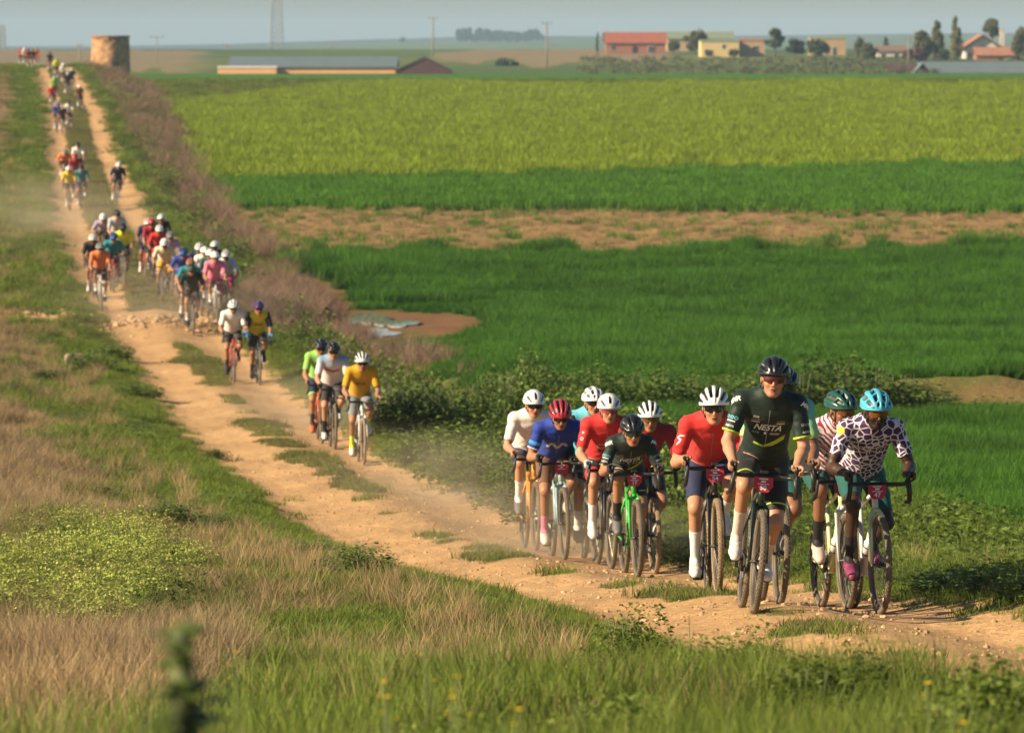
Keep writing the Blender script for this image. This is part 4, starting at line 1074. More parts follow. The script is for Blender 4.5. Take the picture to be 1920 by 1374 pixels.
def bike_meshes(lod):
    if lod in BK: return BK[lod]
    D = {}
    n = {0: 72, 1: 40, 2: 22}[lod]; k = {0: 12, 1: 8, 2: 6}[lod]
    def ring(prof, name, smooth=True, nn=n):
        q = MB(); q.lathe(prof, axis='y', n=nn); return q.mesh(name, smooth)
    tp = [(.33 + .0205 * math.cos(a), .021 * math.sin(a)) for a in np.linspace(-2.6, 2.6, k + 3)]
    D['tyre'] = ring(tp, 'tyre')
    if lod == 0:                                   # tread knobs
        q = MB(); q.lathe(tp, axis='y', n=n)
        for i in range(n * 2):
            a = 2 * math.pi * i / (n * 2)
            for s in (-1, 1):
                e = .55 * s if i % 2 else .95 * s
                rr_ = .33 + .0212 * math.cos(e); M = Matrix.Rotation(-a, 3, 'Y')
                c = M @ Vector((rr_, .0215 * math.sin(e), 0)); q.box(c, (.0022, .0035, .004), M=M)
        D['tyre'] = q.mesh('tyre', False)
        for p in list(D['tyre'].polygons)[:n * (k + 2)]: p.use_smooth = True
    D['rim'] = ring([(.318, -.013), (.295, -.011), (.283, 0), (.295, .011), (.318, .013), (.318, -.013)], 'rim')
    q = MB(); ns = {0: 28, 1: 20, 2: 8}[lod]
    for i in range(ns):
        a = 2 * math.pi * i / ns; s = -1 if i % 2 else 1; b = a + (.35 if i % 4 < 2 else -.35)
        q.tube([(.022 * math.cos(b), s * .026, .022 * math.sin(b)), (.288 * math.cos(a), 0, .288 * math.sin(a))], .0013 if lod < 2 else .002, 3, cap=False)
    D['spokes'] = q.mesh('spokes', False)
    q = MB(); q.lathe([(0, -.055), (.010, -.055), (.012, -.03), (.024, -.028), (.024, -.022), (.014, -.018), (.014, .018), (.024, .022), (.024, .028), (.012, .03), (.010, .055), (0, .055)], axis='y', n=14)
    D['hub'] = q.mesh('hub', True)
    q = MB(); q.lathe([(.062, .040), (.080, .040), (.080, .043), (.062, .043), (.062, .040)], axis='y', n=n // 2)
    for i in range(6):
        a = i * math.pi / 3; q.tube([(.02 * math.cos(a), .0415, .02 * math.sin(a)), (.066 * math.cos(a + .4), .0415, .066 * math.sin(a + .4))], .004, 4)
    D['brake_disc'] = q.mesh('brake_disc', False)
    s = 12 if lod == 0 else 8 if lod == 1 else 6
    HB, HT = Vector((.432, 0, .745)), Vector((.386, 0, .885))
    ST = Vector((-.145, 0, .79))
    q = MB()
    q.tube([HB + (HT - HB) * -.02, HT], [.024, .021], s)
    q.tube([HB + (HT - HB) * .18, BB], [.021, .025], s); q.tube([HT - (HT - HB) * .16, ST - Vector((0, 0, .05))], [.018, .014], s)
    q.tube([BB, ST], [.020, .016], s); q.lathe([(0, -.045), (.024, -.045), (.024, .045), (0, .045)], tuple(BB), 'y', 12)
    for y in (-1, 1):
        q.tube([BB + Vector((-.03, y * .025, -.005)), (-.20, y * .045, .315), REAR + Vector((.02, y * .062, 0))], [.013, .011, .009], s)
        q.tube([ST + Vector((.0, y * .012, -.10)), (-.30, y * .045, .52), REAR + Vector((.01, y * .062, .01))], [.010, .009, .008], s)
    D['frame'] = q.mesh('frame', True)
    q = MB(); q.tube([HB + Vector((.012, 0, -.006)), HB + Vector((.02, 0, -.03))], [.025, .026], s)
    for y in (-1, 1):
        q.tube([HB + Vector((.015, y * .010, -.012)), HB + Vector((.030, y * .042, -.055)), (.53, y * .052, .52), FRONT + Vector((-.003, y * .056, -.005))], [.019, .017, .013, .009], s, flat=(.75, 1.25))
    D['fork'] = q.mesh('fork', True)
    q = MB()
    st = Vector((.470, 0, .918))
    q.tube([HT + Vector((-.004, 0, .005)), HT + Vector((-.012, 0, .035))], .018, s); q.tube([HT + Vector((-.008, 0, .02)), st], [.017, .019], s)
    for y in (-1, 1):
        q.tube([(st.x, 0, st.z), (st.x, y * .15, st.z), (st.x + .015, y * .185, st.z + .002), (.52, y * .203, .924), (.555, y * .208, .915), (.580, y * .212, .880), (.575, y * .217, .835), (.535, y * .222, .800), (.47, y * .225, .793), (.42, y * .226, .790)], .0155, s)
    D['handlebar'] = q.mesh('handlebar', True)
    for y, nm in ((1, 'lever_l'), (-1, 'lever_r')):
        q = MB()
        q.tube([(.50, y * .200, .922), (.54, y * .204, .934), (.585, y * .206, .950), (.618, y * .206, .978), (.628, y * .206, .998)], [.013, .0185, .018, .016, .009], s, flat=(.85, 1.1))
        D['brake_hood' + nm[-2:]] = q.mesh('brake_hood', True)
        q = MB(); q.tube([(.622, y * .207, .955), (.640, y * .210, .92), (.632, y * .216, .86), (.612, y * .220, .80)], [.007, .009, .008, .006], 6, flat=(1.2, .6)); D['lever' + nm[-2:]] = q.mesh('brake_lever', True)
    q = MB(); q.tube([ST, (-.186, 0, .945)], .0145, s); D['seatpost'] = q.mesh('seatpost', True)
    v = []; f = []
    for i, (x, w, z) in enumerate(((-.32, .055, .975), (-.30, .072, .985), (-.24, .070, .985), (-.16, .045, .978), (-.09, .022, .975), (-.05, .014, .968))):
        for a in np.linspace(0, 2 * math.pi, 10, endpoint=False): v.append((x, w * math.cos(a), z + (.022 if math.sin(a) > 0 else .03) * math.sin(a) - .012))
    for i in range(5):
        for a in range(10): f.append((i * 10 + a, i * 10 + (a + 1) % 10, (i + 1) * 10 + (a + 1) % 10, (i + 1) * 10 + a))
    f += [tuple(range(9, -1, -1)), tuple(range(50, 60))]
    D['saddle'] = mesh_np('saddle', np.array(v), f)
    q = MB(); q.lathe([(.055, -.046), (.085, -.046), (.086, -.043), (.055, -.043), (.055, -.046)], (BB.x, BB.y, BB.z), 'y', 32 if lod == 0 else 16)
    for i in range(4):
        a = i * math.pi / 2 + .4; q.tube([BB + Vector((.01 * math.cos(a), -.047, .01 * math.sin(a))), BB + Vector((.062 * math.cos(a), -.045, .062 * math.sin(a)))], .008, 4)
    D['chainring'] = q.mesh('chainring', False)
    q = MB()
    for r0, y0 in ((.055, -.030), (.045, -.034), (.034, -.038), (.026, -.042)):
        q.lathe([(.012, y0), (r0, y0), (r0, y0 - .002), (.012, y0 - .002)], tuple(REAR), 'y', 18)
    D['cassette'] = q.mesh('cassette', False)
    q = MB(); q.tube([BB + Vector((0, -.044, .085)), REAR + Vector((0, -.038, .05)), REAR + Vector((-.05, -.038, .0)), REAR + Vector((0, -.04, -.055)), REAR + Vector((.04, -.04, -.10)), REAR + Vector((.03, -.04, -.16)), BB + Vector((-.02, -.044, -.084)), BB + Vector((.07, -.044, -.045)), BB + Vector((.085, -.044, .01))], .0045, 4, closed=True)
    D['chain'] = q.mesh('chain', False)
    q = MB(); q.box(REAR + Vector((.015, -.062, -.045)), (.02, .012, .03)); q.tube([REAR + Vector((.03, -.045, -.085)), REAR + Vector((.025, -.045, -.165))], .011, 6)
    for p in (REAR + Vector((.035, -.045, -.09)), REAR + Vector((.028, -.045, -.16))): q.lathe([(0, -.006), (.022, -.006), (.022, .006), (0, .006)], tuple(p), 'y', 12)
    D['derailleur'] = q.mesh('derailleur', False)
    q = MB(); q.lathe([(0, 0), (.036, 0), (.036, .13), (.030, .145), (.018, .155), (.016, .175), (0, .178)], n=16); D['bottle'] = q.mesh('bottle', True)
    q = MB(); o6 = [(-.064, .050), (.064, .050), (.066, -.012), (.034, -.052), (-.034, -.052), (-.066, -.012)]; q.poly([(x, y, z) for x in (-.003, .003) for y, z in o6], [(5, 4, 3, 2, 1, 0), (6, 7, 8, 9, 10, 11)] + [(i, (i + 1) % 6, 6 + (i + 1) % 6, 6 + i) for i in range(6)]); D['number_plate'] = q.mesh('number_plate', False)
    BK[lod] = D
    return D
FONT_CACHE = {}
def text_mesh(txt, size, bold=False, shear=0.0):
    """flat lettering mesh centred on the origin, in the xy plane"""
    key = (txt, size, bold, shear)
    if key in FONT_CACHE: return FONT_CACHE[key]
    c = bpy.data.curves.new('lettering', 'FONT'); c.body = txt; c.size = size; c.align_x = 'CENTER'; c.align_y = 'CENTER'; c.resolution_u = 2; c.shear = shear
    if bold: c.offset = size * .022
    o = bpy.data.objects.new('lettering', c); COL.objects.link(o)
    dg = bpy.context.evaluated_depsgraph_get(); me = o.evaluated_get(dg).to_mesh()
    v = np.array([tuple(p.co) for p in me.vertices]); f = [tuple(p.vertices) for p in me.polygons]
    o.evaluated_get(dg).to_mesh_clear(); bpy.data.objects.remove(o); bpy.data.curves.remove(c)
    FONT_CACHE[key] = (v, f)
    return v, f
def bicycle(label, lod, frame_m, fork_m=None, tyre_m=None, crank=0.0, number=None, bottle=None, steer=0.0, group=None, wheel_turn=0.0):
    D = bike_meshes(lod)
    root = empty('bicycle')
    fork_m = fork_m or frame_m; tyre_m = tyre_m or M_TYRE
    def part(nm, key, m, par=None, loc=None, rot=None):
        me = D[key]; o = add_obj(nm, me, m, par or root)
        if loc is not None: o.location = loc
        if rot is not None: o.rotation_euler = rot
        return o
    for ax in (FRONT, REAR):
        w = empty('wheel'); w.parent = root; w.location = ax; w.rotation_euler = (0, wheel_turn, 0)
        part('tyre', 'tyre', tyre_m, w); part('rim', 'rim', M_RIM, w)
        part('spokes', 'spokes', M_SPOKE, w); 
        if lod < 2: part('hub', 'hub', M_BLACK, w); part('brake_disc', 'brake_disc', M_ALU, w)
    part('frame', 'frame', frame_m); part('fork', 'fork', fork_m)
    hb = part('handlebar', 'handlebar', M_BLACK)
    for s in ('_l', '_r'):
        part('brake_hood', 'brake_hood' + s, M_BLACK, hb); part('brake_lever', 'lever' + s, M_BLACK, hb)
    part('seatpost', 'seatpost', M_BLACK); part('saddle', 'saddle', M_BLACK)
    if lod < 2: part('chainring', 'chainring', M_BLACK); part('chain', 'chain', M_CHAIN); part('derailleur', 'derailleur', M_BLACK); part('cassette', 'cassette', M_CHAIN)
    q = {}
    for s, a in ((-1, crank), (1, crank + math.pi)):
        e = BB + Vector((CRANK * math.cos(a), 0, CRANK * math.sin(a)))
        m = MB(); m.tube([BB + Vector((0, s * .062, 0)), e + Vector((0, s * .072, 0))], [.014, .010], 8); m.build('crank_arm', [M_BLACK], root, True)
        m = MB(); m.tube([e + Vector((0, s * .07, 0)), e + Vector((0, s * .135, 0))], .007, 8); m.box(e + Vector((0, s * .115, 0)), (.034, .024, .008)); m.build('pedal', [M_BLACK], root)
    if bottle is not None and lod < 2:
        b = part('bottle', 'bottle', bottle); p = Vector((.12, 0, .40)); b.location = p; b.rotation_euler = (0, math.radians(42), 0)
        for dz in (.03, .10):
            m = MB(); m.lathe([(.039, dz), (.041, dz), (.041, dz + .008), (.039, dz + .008)], n=16); o = m.build('bottle_cage', [M_BLACK], root); o.location = p; o.rotation_euler = (0, math.radians(42), 0)
    if number is not None:
        pl = part('number_plate', 'number_plate', M_PLATE); pl.location = (.505, 0, .865); pl.rotation_euler = (0, math.radians(-12), 0)
        if lod == 0:
            if number:
                v, f = text_mesh(number, .046, True); dz = -.024
                vv = np.stack([np.full(len(v), .0045), v[:, 0], v[:, 1] + dz], -1)
                add_obj('plate_number', mesh_np('plate_number', vv, f, False), M_PLATEW, pl)
            m = MB(); m.box((.0035, 0, .038), (.0012, .030, .004)); m.build('plate_print', [M_PLATEW], pl)
            m = MB(); m.box((.0035, 0, .020), (.0012, .016, .006)); m.build('plate_print', [M_PLATEW], pl)
            m = MB(); m.box((.0035, 0, .003), (.0012, .038, .0022)); m.build('plate_print', [M_PLATEW], pl)
    if lod == 0:
        m = MB(); m.box((.50, 0, .950), (.040, .024, .009)); m.build('bike_computer', [M_BLACK], root)
    tag(root, label, 'bicycle', group or 'bicycles of the race')
    return root
# ---------------------------------------------------------------- riders: bodies grown as one smooth surface around a posed skeleton
def surface_net(F, org, h):
    """naive surface nets: F scalar grid (negative inside) -> verts, quads"""
    ins = F < 0
    nx, ny, nz = F.shape
    c = np.zeros((nx - 1, ny - 1, nz - 1), np.uint8)
    offs = [(i, j, k) for i in (0, 1) for j in (0, 1) for k in (0, 1)]
    for (i, j, k) in offs: c += ins[i:nx - 1 + i, j:ny - 1 + j, k:nz - 1 + k]
    act = (c > 0) & (c < 8)
    I, J, K = np.nonzero(act)
    vid = -np.ones(act.shape, np.int32); vid[I, J, K] = np.arange(len(I))
    val = {o: F[I + o[0], J + o[1], K + o[2]] for o in offs}
    acc = np.zeros((len(I), 3)); cnt = np.zeros(len(I))
    for a in offs:
        for ax in range(3):
            if a[ax] == 0:
                b = list(a); b[ax] = 1; b = tuple(b)
                va, vb = val[a], val[b]; m = (va < 0) != (vb < 0)
                t = np.where(m, va / np.where(m, va - vb, 1), 0)
                p = np.empty((len(I), 3)); p[:] = a; p[:, ax] = t
                acc[m] += p[m]; cnt[m] += 1
    v = (acc / cnt[:, None] + np.stack([I, J, K], -1)) * h + org
    quads = []
    for ax in range(3):
        sl0 = [slice(None)] * 3; sl1 = [slice(None)] * 3; sl0[ax] = slice(0, -1); sl1[ax] = slice(1, None)
        a, b = ins[tuple(sl0)], ins[tuple(sl1)]
        ch = a != b
        i, j, k = np.nonzero(ch)
        P = np.stack([i, j, k], 1); o1, o2 = [(1, 2), (2, 0), (0, 1)][ax]
        ok = (P[:, o1] > 0) & (P[:, o2] > 0) & (P[:, o1] < F.shape[o1] - 1) & (P[:, o2] < F.shape[o2] - 1)
        P = P[ok]; fl = a[tuple(P.T)]
        def g(d1, d2):
            Q = P.copy(); Q[:, o1] += d1; Q[:, o2] += d2
            return vid[Q[:, 0], Q[:, 1], Q[:, 2]]
        q = np.stack([g(-1, -1), g(0, -1), g(0, 0), g(-1, 0)], 1)
        q[~fl] = q[~fl][:, ::-1]
        quads.append(q)
    return v, np.concatenate(quads)
def vnormals(v, f):
    n = np.cross(v[f[:, 2]] - v[f[:, 0]], v[f[:, 3]] - v[f[:, 1]]) if f.shape[1] == 4 else np.cross(v[f[:, 1]] - v[f[:, 0]], v[f[:, 2]] - v[f[:, 0]])
    N = np.zeros_like(v)
    for k in range(f.shape[1]): np.add.at(N, f[:, k], n)
    return N / np.maximum(np.linalg.norm(N, axis=1), 1e-9)[:, None]
def relax(v, f, it=2, w=.5):
    e = np.concatenate([f[:, [0, 1]], f[:, [1, 2]], f[:, [2, 3]], f[:, [3, 0]]])
    for _ in range(it):
        s = np.zeros_like(v); c = np.zeros(len(v))
        np.add.at(s, e[:, 0], v[e[:, 1]]); np.add.at(c, e[:, 0], 1); np.add.at(s, e[:, 1], v[e[:, 0]]); np.add.at(c, e[:, 1], 1)
        v = v * (1 - w) + w * s / c[:, None]
    return v

class Prim:
    def __init__(s, kind, lab, k, **q): s.kind = kind; s.lab = lab; s.k = k; s.__dict__.update(q)
    def bbox(s):
        if s.kind == 'rc':
            m = max(s.r1, s.r2) * max(1, s.st)
            return np.minimum(s.a, s.b) - m, np.maximum(s.a, s.b) + m
        m = max(s.r); return s.c - m, s.c + m
    def dist(s, p):
        """p (...,3) -> distance, param"""
        if s.kind == 'rc':
            ba = s.b - s.a; q = p - s.a
            t = np.clip((q @ ba) / (ba @ ba), 0, 1)
            w = q - t[..., None] * ba
            if s.st != 1:
                w = w + (w @ s.n)[..., None] * s.n * (1 / s.st - 1)
            return np.sqrt((w * w).sum(-1)) - (s.r1 + (s.r2 - s.r1) * t), t
        q = (p - s.c) @ s.R.T
        k0 = np.sqrt(((q / s.r) ** 2).sum(-1)); k1 = np.sqrt(((q / s.r ** 2) ** 2).sum(-1))
        return k0 * (k0 - 1) / np.maximum(k1, 1e-6), np.zeros(p.shape[:-1])
V3 = lambda *a: np.array(a, float)
def unit(v): return v / np.linalg.norm(v)
def ik(a, b, l1, l2, pole):
    d = b - a; L = min(np.linalg.norm(d), (l1 + l2) * .999); u = unit(d)
    x = (l1 * l1 - l2 * l2 + L * L) / (2 * L); y = math.sqrt(max(l1 * l1 - x * x, 1e-6))
    w = pole - u * (pole @ u)
    return a + u * x + unit(w) * y

def skeleton(pose):
    """joint positions in bike space"""
    g = dict(lift=0.0, lean=45.0, tl=.572, sw=.176, crank=0.0, knee=.02, elbow=.28, hx=.058, hpitch=12.0, hyaw=0.0, hroll=0.0, hip_y=0.0, size=1.0, hips_x=0.0, shrug=0.0, turn=0.0, hands=("hood", "hood"), round=.5, hz=.090)
    g.update(pose)
    J = dict(g=g)
    pel = V3(-.150 + g['hips_x'], g['hip_y'], 1.005 + g['lift'])
    la = math.radians(g['lean']); up = V3(math.cos(la), 0, math.sin(la)); tl = g['tl'] * g['size']
    neck = pel + up * tl + V3(0, g['hip_y'] * -.5, 0)
    side = V3(math.sin(math.radians(g['turn'])), math.cos(math.radians(g['turn'])), 0)
    fwd = np.cross(side, V3(0, 0, 1)); fwd = V3(1, 0, 0)
    front = np.cross(side, up); front = unit(front)         # chest normal, facing forward and down
    if front[0] < 0: front = -front
    mid = pel + up * tl * .5 - front * (.035 * g['round'])
    J.update(pel=pel, neck=neck, mid=mid, up=up, front=front)
    for s, nm in ((1, 'l'), (-1, 'r')):
        sh = neck - up * .055 + side * (s * g['sw'] * g['size']) + front * .015 + V3(0, 0, g['shrug'])
        J['sh' + nm] = sh
        hand = g['hands'][0 if nm == 'l' else 1]
        hd = V3(HOOD.x, s * HOOD.y, HOOD.z)
        if hand == 'top': hd = V3(.478, s * .12, .945)
        wr = hd + V3(-.075, s * .006, .030)
        if hand == 'top': wr = hd + V3(-.06, s * .02, .035)
        J['hd' + nm] = hd; J['wr' + nm] = wr
        J['el' + nm] = ik(sh, wr, .295 * g['size'], .255 * g['size'], V3(-.15, s * g['elbow'], -.85))
        hip = pel + V3(.015, s * .088 * g['size'], -.03); J['hip' + nm] = hip
        a = g['crank'] + (math.pi if s > 0 else 0)
        ped = V3(BB.x + CRANK * math.cos(a), s * .122, BB.z + CRANK * math.sin(a)); J['ped' + nm] = ped
        toe = math.radians(10 + 14 * (0.5 + .5 * math.sin(a)) )
        fd = V3(math.cos(toe), s * .06, -math.sin(toe))
        sole = ped + V3(0, 0, .020)
        fu = unit(np.cross(V3(0, 1, 0), fd)); fu = fu if fu[2] > 0 else -fu
        J['heel' + nm] = sole - fd * .165 + fu * .040; J['ball' + nm] = sole + fu * .032 + fd * .005; J['toe' + nm] = sole + fd * .085 + fu * .026
        ank = sole - fd * .125 + fu * .098; J['ank' + nm] = ank; J['fu' + nm] = fu; J['fd' + nm] = fd
        J['kn' + nm] = ik(hip, ank, .435 * g['size'], .425 * g['size'], V3(1, s * g['knee'] * 4, .25))
    hp = math.radians(g['hpitch']); hy = math.radians(g['hyaw']); hr = math.radians(g['hroll'])
    R = Matrix.Rotation(hy, 3, 'Z') @ Matrix.Rotation(hp, 3, 'Y') @ Matrix.Rotation(hr, 3, 'X')
    R = np.array(R)
    J['headR'] = R                                   # columns: face forward, left, up
    J['head'] = neck + V3(.075 + g["hx"], 0, g["hz"])
    return J
def body_prims(J, fem=False, glove=(False, False), lod=0, build=1.0):
    P = []
    def rc(lab, a, b, r1, r2, k=.02, st=1.0, n=None): P.append(Prim('rc', lab, k, a=a, b=b, r1=r1, r2=r2, st=st, n=n if n is None else unit(n)))
    def el(lab, c, r, R=np.eye(3), k=.02): P.append(Prim('el', lab, k, c=c, r=np.array(r, float), R=R))
    up, fr = J['up'], J['front']; sd = np.cross(up, fr); b = build
    frame = np.stack([fr, sd, up])
    el('pelvis', J['pel'] + V3(0, 0, -.005), (.115, .160 * b, .115), k=.04)
    el('pelvis', J['pel'] + V3(-.055, .07, -.03), (.085, .085, .10), k=.04); el('pelvis', J['pel'] + V3(-.055, -.07, -.03), (.085, .085, .10), k=.04)
    rc('torso', J['pel'] + up * .06, J['mid'] + fr * .02, .120 * b, .122 * b, .05, 1.22, sd)
    ch = (J['mid'] + J['neck']) / 2
    el('torso', ch - up * .01, (.118 * b, .172 * b, .19), frame, k=.05)
    el('torso', J['neck'] - up * .10 + fr * .01, (.10 * b, .180 * b, .10), frame, k=.05)
    rc('neckbase', J['neck'] - up * .05, J['neck'] + V3(.02, 0, .03), .075, .056, .04)
    H = J['head']; R = J['headR']
    hl = lambda x, y, z: H + R @ V3(x, y, z)
    rc('neck', J['neck'] + V3(.0, 0, .0), hl(-.012, 0, -.05), .056, .055, .03)
    for s, nm in ((1, 'l'), (-1, 'r')):
        sh, e, w, hd = J['sh' + nm], J['el' + nm], J['wr' + nm], J['hd' + nm]
        rc('torso', J['neck'] - up * .02, sh, .062, .058 * b, .05)
        el('uparm' + nm, sh, (.060 * b, .056 * b, .060 * b), k=.03)
        rc('uparm' + nm, sh, e, .053 * b, .040 * b, .022); rc('uparm' + nm, sh + (e - sh) * .35, sh + (e - sh) * .7, .047 * b, .046 * b, .02)
        rc('foarm' + nm, e, e + (w - e) * .35, .040 * b, .044 * b, .014); rc('foarm' + nm, e + (w - e) * .35, w, .043 * b, .0265, .014)
        # hand closed round the hood: palm, four fingers, thumb
        ax = V3(.80, 0, .42) if J['g']['hands'][0 if s > 0 else 1] == 'hood' else V3(.05, -s, 0.); ax = unit(ax)
        out = V3(0, s, 0) if J['g']['hands'][0 if s > 0 else 1] == 'hood' else V3(.9, 0, .1); out = unit(out)
        up2 = unit(np.cross(ax, out)); up2 = up2 if up2[2] > 0 else -up2
        kn = hd + ax * .012 + out * .010 + up2 * .026
        rc('hand' + nm, w, kn, .027, .026, .012, 1.25, ax if nm == 'x' else out)
        rc('hand' + nm, w + out * .012, kn + out * .016 - up2 * .004, .022, .021, .010)
        for i in range(4):
            o = ax * (.036 - .0185 * i)
            L = (.95, 1.05, 1.0, .82)[i]
            p0 = kn + o + out * .016 + up2 * -.002; p1 = p0 + (out * .017 - up2 * .020 + ax * .010) * L; p2 = p1 + (-up2 * .026 - out * .004 + ax * .004) * L; p3 = p2 + (-up2 * .012 - out * .020) * L
            if lod < 1:
                rc('fing' + nm, p0, p1, .0105, .0098, .004); rc('fing' + nm, p1, p2, .0098, .0088, .003); rc('fing' + nm, p2, p3, .0088, .0078, .003)
            elif i in (0, 2):
                rc('fing' + nm, p0, p1, .018, .017, .006); rc('fing' + nm, p1, p2, .017, .015, .004)
        t0 = w + (kn - w) * .45 - out * .016; t1 = t0 + ax * .028 - out * .016 - up2 * .004; t2 = t1 + ax * .026 - up2 * .018 + out * .001
        rc('fing' + nm, t0, t1, .0135, .0115, .006); rc('fing' + nm, t1, t2, .0112, .0090, .004)
        h, kk, a = J['hip' + nm], J['kn' + nm], J['ank' + nm]
        rc('thigh' + nm, h, h + (kk - h) * .45, .092 * b, .080 * b, .035); rc('thigh' + nm, h + (kk - h) * .45, kk, .079 * b, .054, .02)
        el('knee' + nm, kk + unit(kk - (h + a) / 2) * .006, (.053, .050, .055), k=.02)
        cf = kk + (a - kk) * .30; back = unit(np.cross(a - kk, V3(0, 1, 0))); back = back if back[0] < 0 else -back
        rc('shank' + nm, kk, a, .047, .032, .012); rc('shank' + nm, kk + (a - kk) * .14 + back * .016, kk + (a - kk) * .52 + back * .010, .045 * b, .036 * b, .02)
        fu, fd = J['fu' + nm], J['fd' + nm]
        rc('foot' + nm, a, J['heel' + nm] + fd * .018, .036, .032, .018); rc('foot' + nm, J['heel' + nm] + fd * .02, J['ball' + nm], .031, .034, .015, 1.15, V3(0, 1, 0)); rc('foot' + nm, a + fd * .03 - fu * .02, J['ball' + nm] + fu * .008, .034, .030, .02)
        rc('foot' + nm, J['ball' + nm], J['toe' + nm], .034, .023, .012, 1.2, V3(0, 1, 0))
    s_ = .96 if fem else 1.0
    T = R.T
    el('head', hl(-.012, 0, .028), (.098 * s_, .077 * s_, .100), T, .01)
    el('head', hl(.028, 0, -.040), (.066, .058 * s_, .083), T, .025)
    el('head', hl(.072, 0, -.100), (.022, .025, .020), T, .02)
    rc('head', hl(.0, .052, -.055), hl(.062, .018, -.098), .022, .018, .02); rc('head', hl(.0, -.052, -.055), hl(.062, -.018, -.098), .022, .018, .02)
    rc('head', hl(.082, .03, .022), hl(.082, -.03, .022), .014, .014, .012)
    el('head', hl(.066, .036, -.030), (.022, .020, .020), T, .02); el('head', hl(.066, -.036, -.030), (.022, .020, .020), T, .02)
    rc('nose', hl(.090, 0, .008), hl(.116, 0, -.034), .0085, .0125, .008); el('nose', hl(.102, .010, -.038), (.010, .008, .008), T, .006); el('nose', hl(.102, -.010, -.038), (.010, .008, .008), T, .006)
    el('lip', hl(.0905, 0, -.0615), (.011, .023, .0062), T, .004); el('lip', hl(.088, 0, -.0755), (.011, .020, .0068), T, .004)
    for s in (1, -1):
        el('ear', hl(-.008, s * .078, -.005), (.017, .009, .030), T, .005)
        el('eye', hl(.079, s * .031, .000), (.012, .013, .011), T, .002)
    return P
def grow(P, h, pad=.02):
    lo = np.min([p.bbox()[0] for p in P], 0) - pad; hi = np.max([p.bbox()[1] for p in P], 0) + pad
    n = np.ceil((hi - lo) / h).astype(int) + 1
    F = np.full(n, .2, np.float32)
    for p in P:
        b0, b1 = p.bbox(); m = p.k + 2.5 * h
        i0 = np.maximum(np.floor((b0 - m - lo) / h).astype(int), 0); i1 = np.minimum(np.ceil((b1 + m - lo) / h).astype(int) + 1, n)
        gx, gy, gz_ = (lo[a] + h * np.arange(i0[a], i1[a]) for a in range(3))
        q = np.stack(np.meshgrid(gx, gy, gz_, indexing='ij'), -1)
        d = p.dist(q)[0].astype(np.float32)
        S = F[i0[0]:i1[0], i0[1]:i1[1], i0[2]:i1[2]]
        k = max(p.k, 1e-4); e = np.clip(k - np.abs(S - d), 0, None) / k
        np.minimum(S, d, out=S); S -= e * e * k * .25
    v, f = surface_net(F, lo, h)
    return v, f
def classify(P, v):
    best = np.full(len(v), 9.0); lab = np.zeros(len(v), int); tt = np.zeros(len(v)); names = sorted({p.lab for p in P}); ix = {n: i for i, n in enumerate(names)}
    for p in P:
        d, t = p.dist(v); m = d < best
        best[m] = d[m]; lab[m] = ix[p.lab]; tt[m] = t[m]
    return lab, tt, ix
def garment(v, f, N, sel, off, rim=.006, smooth=6, extra=None):
    """faces whose corners are all selected, lifted off the skin, with a turned-in hem"""
    fs = f[sel[f].all(1)]
    if len(fs) == 0: return None
    used, inv = np.unique(fs, return_inverse=True); fs = inv.reshape(fs.shape)
    vv = v[used].copy(); nn = N[used]
    e = np.concatenate([fs[:, [0, 1]], fs[:, [1, 2]], fs[:, [2, 3]], fs[:, [3, 0]]])
    key = np.sort(e, 1); kk = key[:, 0].astype(np.int64) * len(used) + key[:, 1]
    _, first, cnt = np.unique(kk, return_index=True, return_counts=True)
    be = e[first[cnt == 1]]
    for _ in range(smooth):
        s = np.zeros_like(vv); c = np.zeros(len(vv))
        for a, b in ((0, 1), (1, 0)):
            np.add.at(s, be[:, a], vv[be[:, b]]); np.add.at(c, be[:, a], 1)
        m = c > 0; vv[m] = .5 * vv[m] + .5 * s[m] / c[m][:, None]
    o = off if extra is None else off + extra[used]
    out = vv + nn * (o[:, None] if not np.isscalar(o) else o)
    bv = np.unique(be); mp = -np.ones(len(vv), int); mp[bv] = np.arange(len(bv)) + len(vv)
    inn = vv[bv] - nn[bv] * rim
    q = np.stack([be[:, 1], be[:, 0], mp[be[:, 0]], mp[be[:, 1]]], 1)
    return np.concatenate([out, inn]), np.concatenate([fs, q])

